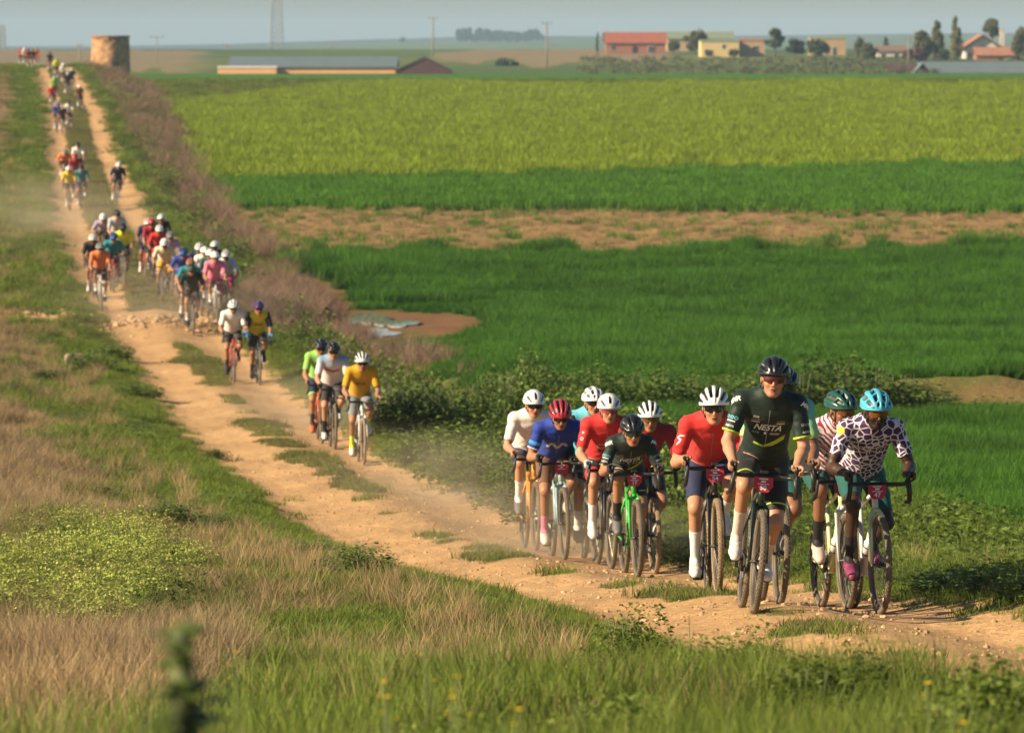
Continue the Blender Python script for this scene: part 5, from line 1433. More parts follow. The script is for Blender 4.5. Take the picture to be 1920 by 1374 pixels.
# ---------------------------------------------------------------- helmets
HEL = {}
def helmet_mesh(style, lod):
    if (style, lod) in HEL: return HEL[style, lod]
    na, ne = ((132, 52), (64, 26), (28, 12))[lod]
    az = np.linspace(0, 2 * math.pi, na, endpoint=False); tt = np.linspace(0, 1, ne)
    A, T = np.meshgrid(az, tt, indexing='ij')
    rim = math.radians(2) + np.radians(6) * np.cos(A) ** 2 - math.radians(14) * np.clip(-np.cos(A), 0, 1) ** 1.5 - np.radians(6) * np.abs(np.sin(A)) ** 4
    E = rim + (math.pi / 2 - .001 - rim) * T
    ca, sa = np.cos(A), np.sin(A)
    X = np.cos(E) * ca; Y = np.cos(E) * sa; Z = np.sin(E)
    aft = np.where(X < 0, 1.10, 1.0)
    psi = np.arctan2(Y, np.maximum(Z, 1e-3) + .15)
    inz = (T > .12)
    if style == 'ribs':
        c = np.cos(psi * 13.5); vent = (c < .0) & (X > -.85) & (X < .80) & (np.abs(psi) < 1.30) & (T > .12)
    elif style == 'aero':
        vent = ((np.abs(Y) < .11) & (X > .40) & (X < .86)) | ((np.abs(np.abs(psi) - .80) < .12) & (X > .30) & (X < .86)) | ((np.abs(np.abs(psi) - 1.15) < .06) & (X > .0) & (X < .5)) | ((np.abs(np.abs(psi) - .35) < .07) & (X > -.8) & (X < -.2))
    elif style == 'pods':
        c = np.cos(psi * 11.0); brk = np.abs(((X + .08 * np.cos(psi * 5.5) + 2.0) / .46) % 1.0 - .5)
        vent = (c < -.05) & (brk < .38) & (X > -.9) & (X < .90) & (np.abs(psi) < 1.25) & (T > .10)
    else:                                                     # few vents, plain shell
        vent = ((np.abs(np.abs(psi) - .30) < .08) & (X > .1) & (X < .75)) | ((np.abs(np.abs(psi) - .85) < .08) & (X > .15) & (X < .8)) | ((np.abs(np.abs(psi) - .55) < .09) & (X > -.8) & (X < .0))
    dep = np.where(vent, .024, 0.0)
    r = 1.0
    v = np.stack([X * (.152 * aft) , Y * .111, Z * .124], -1)
    nrm = np.stack([X / .148, Y / .106, Z / .118], -1); nrm /= np.linalg.norm(nrm, axis=-1)[..., None]
    v = v - nrm * dep[..., None]
    ridge = .003 * np.cos(psi * (13.5 if style == 'ribs' else 11.0)) * (T > .1) * (style != 'aero') * (~vent)
    v = v + nrm * ridge[..., None]
    v[..., 2] += .030; v[..., 0] += -.008
    idx = np.arange(na * ne).reshape(na, ne)
    nx = np.roll(idx, -1, 0)
    f = np.stack([idx[:, :-1], nx[:, :-1], nx[:, 1:], idx[:, 1:]], -1).reshape(-1, 4)
    vm = (vent[:, :-1].astype(int) + np.roll(vent, -1, 0)[:, :-1] + vent[:, 1:] + np.roll(vent, -1, 0)[:, 1:]).reshape(-1) >= 2
    vv = v.reshape(-1, 3)
    # turned-in lower edge
    lowv = v[:, 0] - nrm[:, 0] * .022 + np.array((0, 0, .004)); b = len(vv)
    vv = np.concatenate([vv, lowv]); k = np.arange(na); k2 = np.roll(k, -1)
    f2 = np.stack([idx[k2, 0], idx[k, 0], b + k, b + k2], -1)
    me = mesh_np('helmet', vv, np.concatenate([f, f2]))
    mi = np.concatenate([vm.astype(np.int32), np.ones(len(f2), np.int32)])
    HEL[style, lod] = (me, mi)
    return me, mi
LENS = {}
def lens_mesh(lod):
    if lod in LENS: return LENS[lod]
    n = 26 if lod == 0 else 12; vs = []; fs = []
    for i in range(n):
        u = -1 + 2 * i / (n - 1); y = .071 * math.sin(u * 1.25) / math.sin(1.25); x = .066 + .048 * math.cos(u * 1.45) - .0
        top = .024 - .006 * abs(u) ** 2; bot = -.026 + .016 * abs(u) ** 1.5 + .013 * math.exp(-(u / .16) ** 2)
        for z in (top, (top + bot) / 2, bot): vs.append((x + (.003 if z == (top + bot) / 2 else 0), y, z))
    for i in range(n - 1):
        for k in range(2): fs.append((i * 3 + k, i * 3 + k + 1, i * 3 + 4 + k, i * 3 + 3 + k))
    lens = mesh_np('lens', np.array(vs), np.array(fs))
    q = MB(); q.tube([vs[i * 3] for i in range(n)], .0030, 5); 
    for s, i in ((-1, 0), (1, n - 1)): q.tube([vs[i * 3], (.02, s * .079, .012), (-.03, s * .080, .010)], .003, 5)
    fr = q.mesh('glasses_frame', True)
    LENS[lod] = (lens, fr)
    return LENS[lod]

# ---------------------------------------------------------------- skin, cloth and print materials
def skin_mat(name, tone, hair=(.05, .03, .02)):
    if name in MATS: return MATS[name]
    m = mat(name, tone, .50, spec=.4, var=.10, vscale=18)
    nt = m.node_tree; B = nt.nodes['Principled BSDF']
    B.inputs['Subsurface Weight'].default_value = .0
    src = B.inputs['Base Color'].links[0].from_socket
    at = nt.nodes.new('ShaderNodeAttribute'); at.attribute_name = 'tint'
    mx = nt.nodes.new('ShaderNodeMix'); mx.data_type = 'RGBA'; mx.blend_type = 'MULTIPLY'; mx.inputs['Factor'].default_value = 1
    nt.links.new(src, mx.inputs[6]); nt.links.new(at.outputs['Color'], mx.inputs[7]); nt.links.new(mx.outputs[2], B.inputs['Base Color'])
    return m
def cloth(name, col, rough=.75, fold=.35):
    m = mat(name, col, rough, spec=.3, var=.08, vscale=10, bump=fold, bscale=9, sheen=.08)
    return m
def pattern_cloth(name, kind, c1, c2, scale, rough=.75):
    """printed jersey fabric: 'giraffe' cells, 'zebra' waves, 'fade' top to bottom, 'bands'"""
    if name in MATS: return MATS[name]
    m = cloth(name, c1, rough); nt = m.node_tree; L = nt.links; B = nt.nodes['Principled BSDF']
    tc = nt.nodes.new('ShaderNodeTexCoord'); mx = nt.nodes.new('ShaderNodeMix'); mx.data_type = 'RGBA'
    mx.inputs[6].default_value = (*c1, 1); mx.inputs[7].default_value = (*c2, 1)
    rp = nt.nodes.new('ShaderNodeValToRGB')
    if kind == 'giraffe':
        vo = nt.nodes.new('ShaderNodeTexVoronoi'); vo.feature = 'DISTANCE_TO_EDGE'; vo.inputs['Scale'].default_value = scale
        L.new(tc.outputs['Object'], vo.inputs['Vector']); L.new(vo.outputs['Distance'], rp.inputs['Fac'])
        rp.color_ramp.elements[0].position = .07; rp.color_ramp.elements[1].position = .10
    elif kind == 'zebra':
        wv = nt.nodes.new('ShaderNodeTexWave'); wv.inputs['Scale'].default_value = scale; wv.inputs['Distortion'].default_value = 6; wv.inputs['Detail'].default_value = 2; wv.inputs['Detail Scale'].default_value = 1.2; wv.bands_direction = 'DIAGONAL'
        L.new(tc.outputs['Object'], wv.inputs['Vector']); L.new(wv.outputs['Fac'], rp.inputs['Fac'])
        rp.color_ramp.elements[0].position = .56; rp.color_ramp.elements[1].position = .62
    else:
        sp = nt.nodes.new('ShaderNodeSeparateXYZ'); L.new(tc.outputs['Object'], sp.inputs[0])
        L.new(sp.outputs['Z'], rp.inputs['Fac'])
        rp.color_ramp.elements[0].position = 0; rp.color_ramp.elements[1].position = 1
        mr = nt.nodes.new('ShaderNodeMapRange'); mr.inputs['From Min'].default_value = scale[0]; mr.inputs['From Max'].default_value = scale[1]
        L.new(sp.outputs['Z'], mr.inputs['Value']); L.new(mr.outputs[0], rp.inputs['Fac'])
    L.new(rp.outputs['Color'], mx.inputs['Factor']); L.new(mx.outputs[2], B.inputs['Base Color'])
    return m

PROTO = {}
def person_meshes(key, pose, lod, h, sleeve=.78, leg=.78, sock=.55, fem=False, build=.97, hair=False, beard=0.0, armwarm=False, bands=()):
    """all the meshes of a rider in one pose; riders far off share them"""
    if key in PROTO: return PROTO[key]
    J = skeleton(pose); P = body_prims(J, fem, lod=0 if lod == 0 else 1, build=build)
    v, f = grow(P, h)
    v = relax(v, f, 2, .35)
    N = vnormals(v, f); lab, tt, ix = classify(P, v)
    is_ = lambda *n: np.isin(lab, [ix[x] for x in n if x in ix])
    up = J['up']; sp = (v - J['pel']) @ up
    tors = is_('torso', 'pelvis', 'neckbase'); M = {}
    hd = (v - J['head']) @ J['headR']                     # head space
    # positions along the limbs
    def along(a, b): 
        ab = b - a; return ((v - a) @ ab) / (ab @ ab)
    upL, upR = along(J['shl'], J['ell']), along(J['shr'], J['elr'])
    arm = (is_('uparml') & (upL < sleeve)) | (is_('uparmr') & (upR < sleeve))
    thL, thR = along(J['hipl'], J['knl']), along(J['hipr'], J['knr'])
    thigh = (is_('thighl', 'kneel') & (thL < leg)) | (is_('thighr', 'kneer') & (thR < leg))
    collar = (v - J['neck']) @ unit(V3(.35, 0, .94)) 
    shoulder = (is_('uparml') & (upL < .15)) | (is_('uparmr') & (upR < .15))
    hemz = .03 + .02 * np.sin(((v - J['pel']) @ J['front']) * 8)
    M['jersey'] = ((tors | is_('neck')) & (sp > hemz) & (collar < .052)) | arm
    M['shorts'] = (tors & (sp < hemz + .05)) | thigh | (is_('thighl', 'thighr') & (sp < .2) & ((thL < leg) & (thR < leg)))
    out = {}
    fold = (.0050 * (fbm(v[:, 0] * 20 + v[:, 2] * 9, v[:, 1] * 13 + v[:, 2] * 12, 3) - .5) * 2 + .004 * (fbm(v[:, 0] * 9 - v[:, 2] * 30, v[:, 1] * 5 + v[:, 0] * 4, 2) - .5) * 2) if lod == 0 else None
    sel = M['jersey']; out['jersey'] = garment(v, f, N, sel, .0075 if lod == 0 else .009, extra=fold)
    out['bib_shorts'] = garment(v, f, N, M['shorts'], .004)
    for nm in 'lr':
        sh = along(J['kn' + nm], J['ank' + nm]); ft = is_('foot' + nm)
        shoe = ft | (is_('shank' + nm) & (sh > .985))
        so = (is_('shank' + nm) & (sh > sock)) | ft
        out['sock_' + nm] = garment(v, f, N, so & ~(ft & ((v - J['ank' + nm]) @ J['fu' + nm] < -.05)), .002)
        out['shoe_' + nm] = garment(v, f, N, ft & ((v - J['ank' + nm]) @ J['fu' + nm] < -.012), .0055)
        fa = along(J['el' + nm], J['wr' + nm])
        if lod < 2: out['sole_' + nm] = garment(v, f, N, ft & (N @ J['fu' + nm] < -.45), .0085)
        out['glove_' + nm] = garment(v, f, N, is_('hand' + nm, 'fing' + nm) | (is_('foarm' + nm) & (fa > .93)), .0022)
        if armwarm:
            ua = upL if nm == 'l' else upR
            out['arm_warmer_' + nm] = garment(v, f, N, (is_('uparm' + nm) & (ua > sleeve - .12)) | (is_('foarm' + nm) & (fa < .95)), .004)
    for i, (limb, t0, t1) in enumerate(bands):
        for sd_ in 'lr':
            if limb == 'arm': ua = upL if sd_ == 'l' else upR; sel = is_('uparm' + sd_) & (ua > t0) & (ua < t1)
            else: ta = thL if sd_ == 'l' else thR; sel = is_('thigh' + sd_, 'knee' + sd_) & (ta > t0) & (ta < t1)
            out['band%d%s' % (i, sd_)] = garment(v, f, N, sel, .0135 if limb == 'arm' else .0075, smooth=8, extra=fold)
    tint = np.ones((len(v), 4), np.float32)
    tint[is_('lip'), :3] = (.78, .45, .42)
    tint[is_('eye'), :3] = (.9, .95, 1.0)
    cheek = is_('head', 'nose') & (hd[:, 2] < -.02); tint[cheek, :3] = (1.0, .90, .86)
    mouth = is_('lip') & (np.abs(hd[:, 2] + .0690) < .0042) & (np.abs(hd[:, 1]) < .018); tint[mouth, :3] = (.18, .08, .08)
    hairm = is_('head', 'ear') & (hd[:, 0] < -.012 - .3 * (hd[:, 2] + .02)) & (hd[:, 2] > -.055) & ~is_('ear'); tint[hairm, :3] = (.16, .12, .10)
    if beard > 0:
        bd = is_('head', 'lip') & (hd[:, 2] < -.042) & (hd[:, 0] > .0) & ~(is_('lip')); tint[bd, :3] = 1 - beard * np.array((.8, .82, .84))
    me = mesh_np('body', v, f); a = me.color_attributes.new('tint', 'FLOAT_COLOR', 'POINT'); a.data.foreach_set('color', tint.ravel())
    res = dict(body=me, J=J)
    for k, g in out.items():
        if g is not None: res[k] = mesh_np(k.rstrip('lr').rstrip('_') if k[-2:] in ('_l', '_r') else k, g[0], g[1])
    PROTO[key] = res
    return res
def project_print(target, centre, right, up, txt_or_poly, size, m, parent, out_dir, bold=True, shear=0.0, name='lettering', lift=.0022):
    """flat print wrapped on a garment: each point is dropped on the cloth along -out_dir"""
    if isinstance(txt_or_poly, str): v, f = text_mesh(txt_or_poly, size, bold, shear)
    else: v, f = txt_or_poly
    bvh = target
    right = Vector(right).normalized(); up = Vector(up).normalized(); od = Vector(out_dir).normalized(); c = Vector(centre)
    bm = bmesh.new(); vs = [bm.verts.new((p[0], p[1], 0)) for p in v]
    for q in f:
        try: bm.faces.new([vs[i] for i in q])
        except ValueError: pass
    bmesh.ops.triangulate(bm, faces=bm.faces[:])
    for _ in range(2):
        le = [e for e in bm.edges if e.calc_length() > .016]
        if le: bmesh.ops.subdivide_edges(bm, edges=le, cuts=1); bmesh.ops.triangulate(bm, faces=bm.faces[:])
    ok = False
    for w in bm.verts:
        p = c + right * w.co.x + up * w.co.y
        hit, nrm, _, _ = bvh.ray_cast(p + od * .35, -od)
        if hit is not None: w.co = hit + od * lift; ok = True
        else: w.co = p; w.tag = True
    bad = [w for w in bm.verts if w.tag]
    if bad: bmesh.ops.delete(bm, geom=bad, context='VERTS')
    if not ok or not bm.faces: bm.free(); return None
    me = bpy.data.meshes.new(name); bm.to_mesh(me); bm.free()
    return add_obj(name, me, m, parent)
def bvh_of(me):
    return BVHTree.FromPolygons([tuple(p.co) for p in me.vertices], [tuple(p.vertices) for p in me.polygons])

M_STRAP = None
def person(label, key, pose, lod, h, skin, jersey, shorts, socks, shoes, helmet, style='ribs', vent=None, lens=None, frame=None, gloves=(None, None), group=None, warmers=None, bands=(), **kw):
    R = person_meshes(key, pose, lod, h, armwarm=warmers is not None, bands=tuple(b[:3] for b in bands), **kw)
    root = empty('person'); J = R['J']
    add_part('body', R['body'], skin, root)
    parts = {}
    parts['jersey'] = add_part('jersey', R['jersey'], jersey, root); parts['shorts'] = add_part('bib_shorts', R['bib_shorts'], shorts, root)
    for i, nm in enumerate('lr'):
        if 'sock_' + nm in R: add_part('sock', R['sock_' + nm], socks, root)
        if 'shoe_' + nm in R: parts['shoe' + nm] = add_part('shoe', R['shoe_' + nm], shoes, root)
        if 'sole_' + nm in R: add_part('sole', R['sole_' + nm], MATS['black_parts'], parts['shoe' + nm])
        if lod == 0:
            s_ = 1 if nm == 'l' else -1; an = J['ank' + nm]; fu, fd = J['fu' + nm], J['fd' + nm]
            for e in (.045, .085):
                c = an + fd * (.035 + e) - fu * (.030 + e * .35) + V3(0, s_ * .026, 0); q = MB(); q.tube([c, c + unit(V3(.3, s_ * .7, .6)) * .016], .0085, 10); q.build('shoe_dial', [MATS['black_parts']], parts['shoe' + nm], True)
        if gloves[i] is not None: add_part('glove', R['glove_' + nm], gloves[i], root)
        if warmers is not None and 'arm_warmer_' + nm in R: add_part('arm_warmer', R['arm_warmer_' + nm], warmers, root)
    for i, b in enumerate(bands):
        for sd_ in 'lr':
            if 'band%d%s' % (i, sd_) in R: add_part('hem_band', R['band%d%s' % (i, sd_)], b[3], parts['shorts'] if b[0] == 'thigh' else parts['jersey'])
    hm, mi = helmet_mesh(style, lod)
    HM = Matrix(np.vstack([np.hstack([J['headR'], J['head'][:, None]]), [0, 0, 0, 1]]).tolist())
    ho = add_part('helmet', hm, [helmet, vent or MATS['black_parts']], root); ho.matrix_local = HM @ Matrix.Rotation(math.radians(4), 4, 'Y')
    hm.polygons.foreach_set('material_index', mi)
    if lod == 0:
        q = MB()
        for s in (-1, 1):
            q.tube([(.035, s * .083, .035), (.03, s * .079, -.02), (.035, s * .060, -.075), (.048, s * .03, -.114), (.052, 0, -.124)], .0042, 5, flat=(1.6, .5)); q.tube([(-.06, s * .082, .03), (-.01, s * .080, -.035), (.03, s * .064, -.07)], .0042, 5, flat=(1.6, .5))
        so = q.build('chin_strap', [MATS['black_parts']], root, True); so.matrix_local = HM
    if lens is not None and lod < 2:
        lm, fm = lens_mesh(lod)
        go = empty('sunglasses'); go.parent = root; go.matrix_local = HM
        add_part('lens', lm, lens, go); add_part('glasses_frame', fm, frame or MATS['black_parts'], go)
    tag(root, label, 'person', group or 'riders of the race')
    root_parts = (root, parts, R)
    return root_parts
# ---------------------------------------------------------------- colours of skin, kit and bikes
SK = {'light': skin_mat('skin_light', (.44, .225, .13)), 'tan': skin_mat('skin_tan', (.34, .165, .09)), 'brown': skin_mat('skin_brown', (.22, .10, .055)), 'dark': skin_mat('skin_dark', (.055, .026, .017))}
def C(name, *col, rough=.75): return cloth('cloth_' + name, col, rough)
K = dict(dusty=C('dusty_white', .60, .49, .43),
    forest=C('forest_black', .008, .020, .014, rough=.6), black=C('black', .014, .013, .014, rough=.6), charcoal=C('charcoal', .04, .036, .034), lime=C('lime', .42, .58, .04), red=C('red', .56, .028, .026), darkred=C('dark_red', .27, .014, .020),
    navy=C('navy', .018, .026, .070), white=C('white', .74, .71, .67), pinkwhite=C('pinkish_white', .74, .64, .60), blue=C('royal_blue', .018, .045, .30), sky=C('sky_blue', .05, .26, .55), brown=C('brown', .15, .075, .040), cyan=C('cyan', .13, .48, .58), teal=C('teal', .010, .085, .075),
    ochre=C('ochre', .56, .30, .012), grey=C('grey', .19, .20, .20), neon=C('neon_yellow', .66, .74, .03), green=C('grass_green', .26, .50, .10), yellow=C('yellow', .66, .52, .03), orange=C('orange', .60, .17, .06), pink=C('pink', .70, .20, .30), magenta=C('magenta', .36, .015, .12), lilac=C('lilac', .36, .28, .42), aqua=C('aqua', .02, .20, .25), purple=C('purple', .06, .02, .13), lightgrey=C('light_grey', .45, .44, .44), paleblue=C('pale_blue', .40, .52, .62), cream=C('cream', .66, .56, .38))
K['giraffe'] = pattern_cloth('cloth_giraffe', 'giraffe', (.74, .70, .72), (.065, .022, .10), 21.0)
K['zebra'] = pattern_cloth('cloth_zebra', 'zebra', (.74, .66, .64), (.30, .022, .06), 10.0)
K['dawn'] = pattern_cloth('cloth_dawn', 'fade', (.70, .60, .60), (.18, .32, .46), (1.22, 1.42))
K['mint'] = pattern_cloth('cloth_mint', 'fade', (.40, .62, .10), (.14, .45, .38), (1.10, 1.35))
def H(name, *col): return mat('helmet_' + name, col, .28, spec=.5, coat=.3, var=.04, vscale=12)
HE = dict(white=H('white', .78, .77, .75), black=H('black', .012, .012, .013), cyan=H('cyan', .08, .42, .56), racing=H('racing_green', .014, .075, .055), redblack=H('red', .42, .022, .04), blue=H('blue', .03, .10, .36), purple=H('purple', .06, .018, .14), grey=H('grey', .22, .22, .22), dgreen=H('dark_green', .02, .06, .035), mint=H('mint', .35, .55, .50), orange=H('orange', .42, .14, .06), red=H('bright_red', .5, .03, .03), lime=H('lime', .35, .5, .06))
SHO = dict(white=mat('shoe_white', (.68, .63, .57), .45, var=.28, vscale=16), black=mat('shoe_black', (.022, .02, .02), .45), pink=mat('shoe_pink', (.22, .035, .095), .5, var=.5, vscale=14), blush=mat('shoe_blush', (.56, .42, .37), .5), orange=mat('shoe_orange', (.70, .13, .04), .5), grey=mat('shoe_grey', (.14, .13, .125), .5))
def F(name, *col): return mat('paint_' + name, col, .35, spec=.5, coat=.25, var=.18, vscale=7)
FR = dict(black=F('black', .014, .014, .015), forest=F('forest', .010, .022, .016), orange=F('orange', .66, .26, .03), ice=F('ice_blue', .32, .44, .46), green=F('green', .04, .38, .045), white=F('white', .68, .68, .66), lime=F('white_lime', .62, .68, .34), red=F('red', .48, .04, .03), grey=F('grey', .16, .17, .17), fire=F('fire_orange', .66, .13, .04), steel=F('steel', .30, .30, .30), blue=F('blue', .04, .12, .34))
LE = dict(red=mat('lens_red', (.075, .010, .008), .12, spec=.8), dark=mat('lens_dark', (.010, .009, .009), .10, spec=.7), amber=mat('lens_amber', (.16, .065, .012), .12, spec=.7), green=mat('lens_green', (.012, .035, .03), .10, spec=.7), pink=mat('lens_pink', (.30, .05, .06), .15, spec=.6))
G_RED = mat('glasses_red', (.62, .06, .025), .35); G_WHITE = mat('glasses_white', (.72, .70, .68), .35)
P_WHITE = mat('print_white', (.74, .73, .71), .6); P_LIME = mat('print_lime', (.40, .56, .04), .6); P_CYAN = mat('print_cyan', (.12, .42, .46), .6); P_DARK = mat('print_dark', (.03, .022, .02), .6); P_PALE = mat('print_pale', (.55, .50, .46), .6); P_GREY = mat('print_grey', (.26, .26, .27), .6)
GL = dict(black=K['black'], blue=K['sky'], white=K['lightgrey'])

def seat_on_track(root_list, px, py, dyaw=0.0, roll=0.0, lo=30.0, hi=620.0):
    """puts rider and bicycle with the front wheel on the ground at a pixel"""
    x, d, z = ground_at(px, py, lo, hi)
    e = 1.0; sl = float((ROAD_X(d + e) - ROAD_X(d - e)) / (2 * e))
    yaw = math.atan2(-1.0, -sl) + math.radians(dyaw)
    hx, hy = math.cos(yaw), math.sin(yaw)
    xr, dr = x - hx * 1.035, d - hy * 1.035
    zf, zr = float(gz(x, d)), float(gz(xr, dr))
    pitch = math.atan2(zf - zr, 1.035)
    zb = zf + (zr - zf) * (FRONT.x / 1.035)
    for o in root_list:
        o.location = (x - hx * FRONT.x, d - hy * FRONT.x, zb - .004)
        o.rotation_euler = (math.radians(roll), -pitch, yaw)
    return d
def chest_prints(R, jersey, items):
    """items: (text or shape, size, right offset, down from the neck, material, shear, axis)"""
    J = R['J']; bvh = bvh_of(R['jersey']); up = J['up']; fr = J['front']
    od = unit(V3(fr[0] + .35, 0, fr[2] * .6 + .1))
    upv = unit(up - od * (up @ od))
    for it in items:
        txt, size, dy, dn, m, sh = it[:6]
        c = J['neck'] - up * dn + V3(0, dy, 0) + fr * .1
        project_print(bvh, c, (0, 1, 0), upv, txt, size, m, jersey, od, True, sh)
def sleeve_print(R, jersey, nm, t, txt, size, m, tilt=0.0, front=.7, upw=.25, shear=0.0):
    J = R['J']; s = 1 if nm == 'l' else -1; a, b = J['sh' + nm], J['el' + nm]
    ax = unit(b - a); c = a + (b - a) * t
    od = V3(front, s * .6, upw); od = unit(od - ax * (od @ ax))
    right = unit(np.cross(-ax, od)); 
    if right[1] < 0: right = -right
    upv = -ax
    ca, sa = math.cos(math.radians(tilt)), math.sin(math.radians(tilt))
    project_print(bvh_of(R['jersey']), c, right * ca + upv * sa, upv * ca - right * sa, txt, size, m, jersey, od, True, shear)
def strip_shape(pts_, w):
    """flat ribbon along 2-d points, for drawn marks"""
    P_ = [np.array(p, float) for p in pts_]; v = []; f = []
    for i, p in enumerate(P_):
        t = P_[min(i + 1, len(P_) - 1)] - P_[max(i - 1, 0)]; t /= np.linalg.norm(t); n = np.array((-t[1], t[0])); ww = w[i] if isinstance(w, (list, tuple)) else w
        v += [(*(p - n * ww / 2), 0), (*(p + n * ww / 2), 0)]
    for i in range(len(P_) - 1): f.append((2 * i, 2 * i + 2, 2 * i + 3, 2 * i + 1))
    return np.array(v), f
def poly_shape(pts_): return np.array([(x, y, 0) for x, y in pts_]), [tuple(range(len(pts_)))]
GRP = 'riders in the leading bunch'; GRB = 'bicycles of the leading bunch'
def rider(key, px, py, label, blabel, pose, skin, jersey, shorts, socks, shoes, helmet, style, bike, fork=None, tyre=None, number=None, lens='dark', lframe=None, gloves=(None, None), lod=0, h=.0065, dyaw=0, roll=0, bottle=None, vent=None, group=GRP, bgroup=GRB, lo=30.0, hi=620.0, **kw):
    p = person(label, key, pose, lod, h, SK[skin], K[jersey], K[shorts], K[socks], SHO[shoes], HE[helmet], style, vent, LE[lens] if lens else None, lframe, gloves, group, **kw)
    b = bicycle(blabel, lod, FR[bike], FR[fork] if fork else None, tyre, pose.get('crank', 0), number, bottle, group=bgroup, wheel_turn=hash(key) % 7 if False else (px % 7) * .3)
    seat_on_track([p[0], b], px, py, dyaw, roll, lo, hi)
    if lod == 0 and jersey != 'giraffe': chest_prints(p[2], p[1]['jersey'], [(strip_shape([(0, -.15 + .02 * i) for i in range(15)], .0045), 1, .0, .19, P_GREY, 0)])
    return p
Bk = (K['black'], K['black'])
M_BOT = mat('bottle_white', (.70, .70, .68), .4); M_BOT2 = mat('bottle_black', (.03, .03, .03), .4)

# ---- the leading bunch
p = rider('lead', 1415, 1150, 'leading rider in black green jersey with lime cuffs and red mirrored glasses', 'dark bicycle with red plate 50 under the leading rider',
          dict(crank=.42, lean=47, lift=.035, hips_x=.06, hpitch=4, hip_y=.03, hyaw=-2, elbow=.30, tl=.585, sw=.186, hx=0.040, hz=0.106), 'light', 'forest', 'black', 'dusty', 'white', 'black', 'plain', 'forest', number='50', lens='red', dyaw=-5, roll=-5.0, h=.0058, sock=.47, leg=.82, beard=.18, build=1.0,
          bands=(('arm', .72, .785, K['lime']), ('thigh', .70, .735, K['lime'])), bottle=M_BOT2)
def team_prints(p, big=True):
    R = p[2]; j = p[1]['jersey']
    dash = lambda w, h: strip_shape([(-w / 2, 0), (0, 0), (w / 2, 0)], h)
    chest_prints(R, j, [('NESTA', .062, .0, .205, P_WHITE, .35), ('ooo', .030, -.075, .25, P_CYAN, 0), ('cluster', .026, .055, .252, P_PALE, 0), (poly_shape([(-.007, -.010), (.007, -.010), (.008, .0), (.0, .014), (-.008, .0)]), 1, -.012, .25, P_WHITE, 0), ('JOB', .024, -.085, .112, P_PALE, 0), (dash(.06, .006), 1, -.085, .138, P_GREY, 0), (dash(.055, .008), 1, -.085, .158, P_WHITE, 0), (dash(.055, .006), 1, .085, .138, P_GREY, 0), (dash(.055, .010), 1, .085, .160, P_WHITE, 0),
                        (poly_shape([(-.005, -.030), (.05, -.012), (.125, .035), (.13, .075), (.06, .030), (-.01, -.012)]), 1, .0, .345, P_LIME, 0), (poly_shape([(-.012, -.030), (-.08, -.008), (-.078, .004), (-.012, -.013)]), 1, .0, .345, P_LIME, 0)])
    sleeve_print(R, j, 'r', .08, 'MMR', .046, P_WHITE, 30, .6, .75, .35); sleeve_print(R, j, 'l', .08, 'MMR', .046, P_WHITE, -30, .6, .75, .35)
    sleeve_print(R, j, 'r', .44, 'ooo', .052, P_CYAN, 0, 1.0, .1); sleeve_print(R, j, 'r', .54, dash(.06, .008), 1, P_WHITE, 0, 1.0, .1); sleeve_print(R, j, 'r', .66, 'NESTA', .020, P_WHITE, 0, 1.0, .1, .3); sleeve_print(R, j, 'l', .66, 'NESTA', .020, P_WHITE, 0, 1.0, .1, .3); sleeve_print(R, j, 'l', .48, 'ooo', .040, P_GREY, 0, 1.0, .1)
team_prints(p)
rider('shadow', 1464, 1132, 'rider mostly hidden behind the leading rider, in mint green jersey and black helmet', 'white and lime forked bicycle behind the leading bicycle',
      dict(crank=-.5, lean=46, hpitch=8, hip_y=.02), 'brown', 'mint', 'teal', 'black', 'grey', 'black', 'ribs', 'lime', dyaw=-2, roll=-2.0, lens='dark')
p = rider('zebra', 1592, 1141, 'rider in white jersey with crimson zebra stripes and dark green helmet', 'white and lime bicycle under the zebra striped rider', dict(crank=.35, lean=37, hpitch=12, hyaw=20, hz=0.082, hx=0.070, elbow=.35), 'brown', 'zebra', 'teal', 'black', 'blush', 'racing', 'pods', 'lime', 'white', number='', lens='amber', lframe=G_RED, gloves=Bk, dyaw=1, roll=0, warmers=K['black'], sleeve=.80, bottle=M_BOT, leg=.80)
chest_prints(p[2], p[1]['jersey'], [('AMANI', .05, .0, .25, P_DARK, 0)])
p = rider('purple', 1653, 1151, 'rider in white jersey with purple cell pattern and turquoise helmet', 'white bicycle with red plate 47 under the purple patterned rider', dict(crank=-.25, lean=38, hpitch=14, hyaw=4, hz=0.079, hx=0.075, elbow=.40), 'dark', 'giraffe', 'teal', 'black', 'pink', 'cyan', 'pods', 'white', 'lime', number='47', lens='amber', lframe=G_RED, dyaw=1, roll=-.5, sleeve=.70, bottle=M_BOT, beard=.7, h=.006, leg=.82)
sleeve_print(p[2], p[1]['jersey'], 'r', .12, poly_shape([(-.035, -.02), (0, -.035), (.035, -.005), (.03, .03), (-.01, .035), (-.032, .012)]), 1, mat('print_leaf', (.50, .60, .06), .6), 0, .8, .6)
chest_prints(p[2], p[1]['jersey'], [(strip_shape([(0, .02), (0, -.02)], .008), 1, .0, .20, P_WHITE, 0)])
p = rider('scarlet', 1348, 1113, 'rider in bright red jersey and navy shorts with white striped helmet', 'black bicycle with red plate 54 under the red and navy rider', dict(crank=-1.25, lean=29, hpitch=10, hyaw=-3, hz=0.079, hx=0.080), 'light', 'red', 'navy', 'white', 'white', 'white', 'ribs', 'black', tyre=M_TYRE2, number='54', lens='dark', dyaw=-4, roll=.6, sock=.42, leg=.84, bands=())
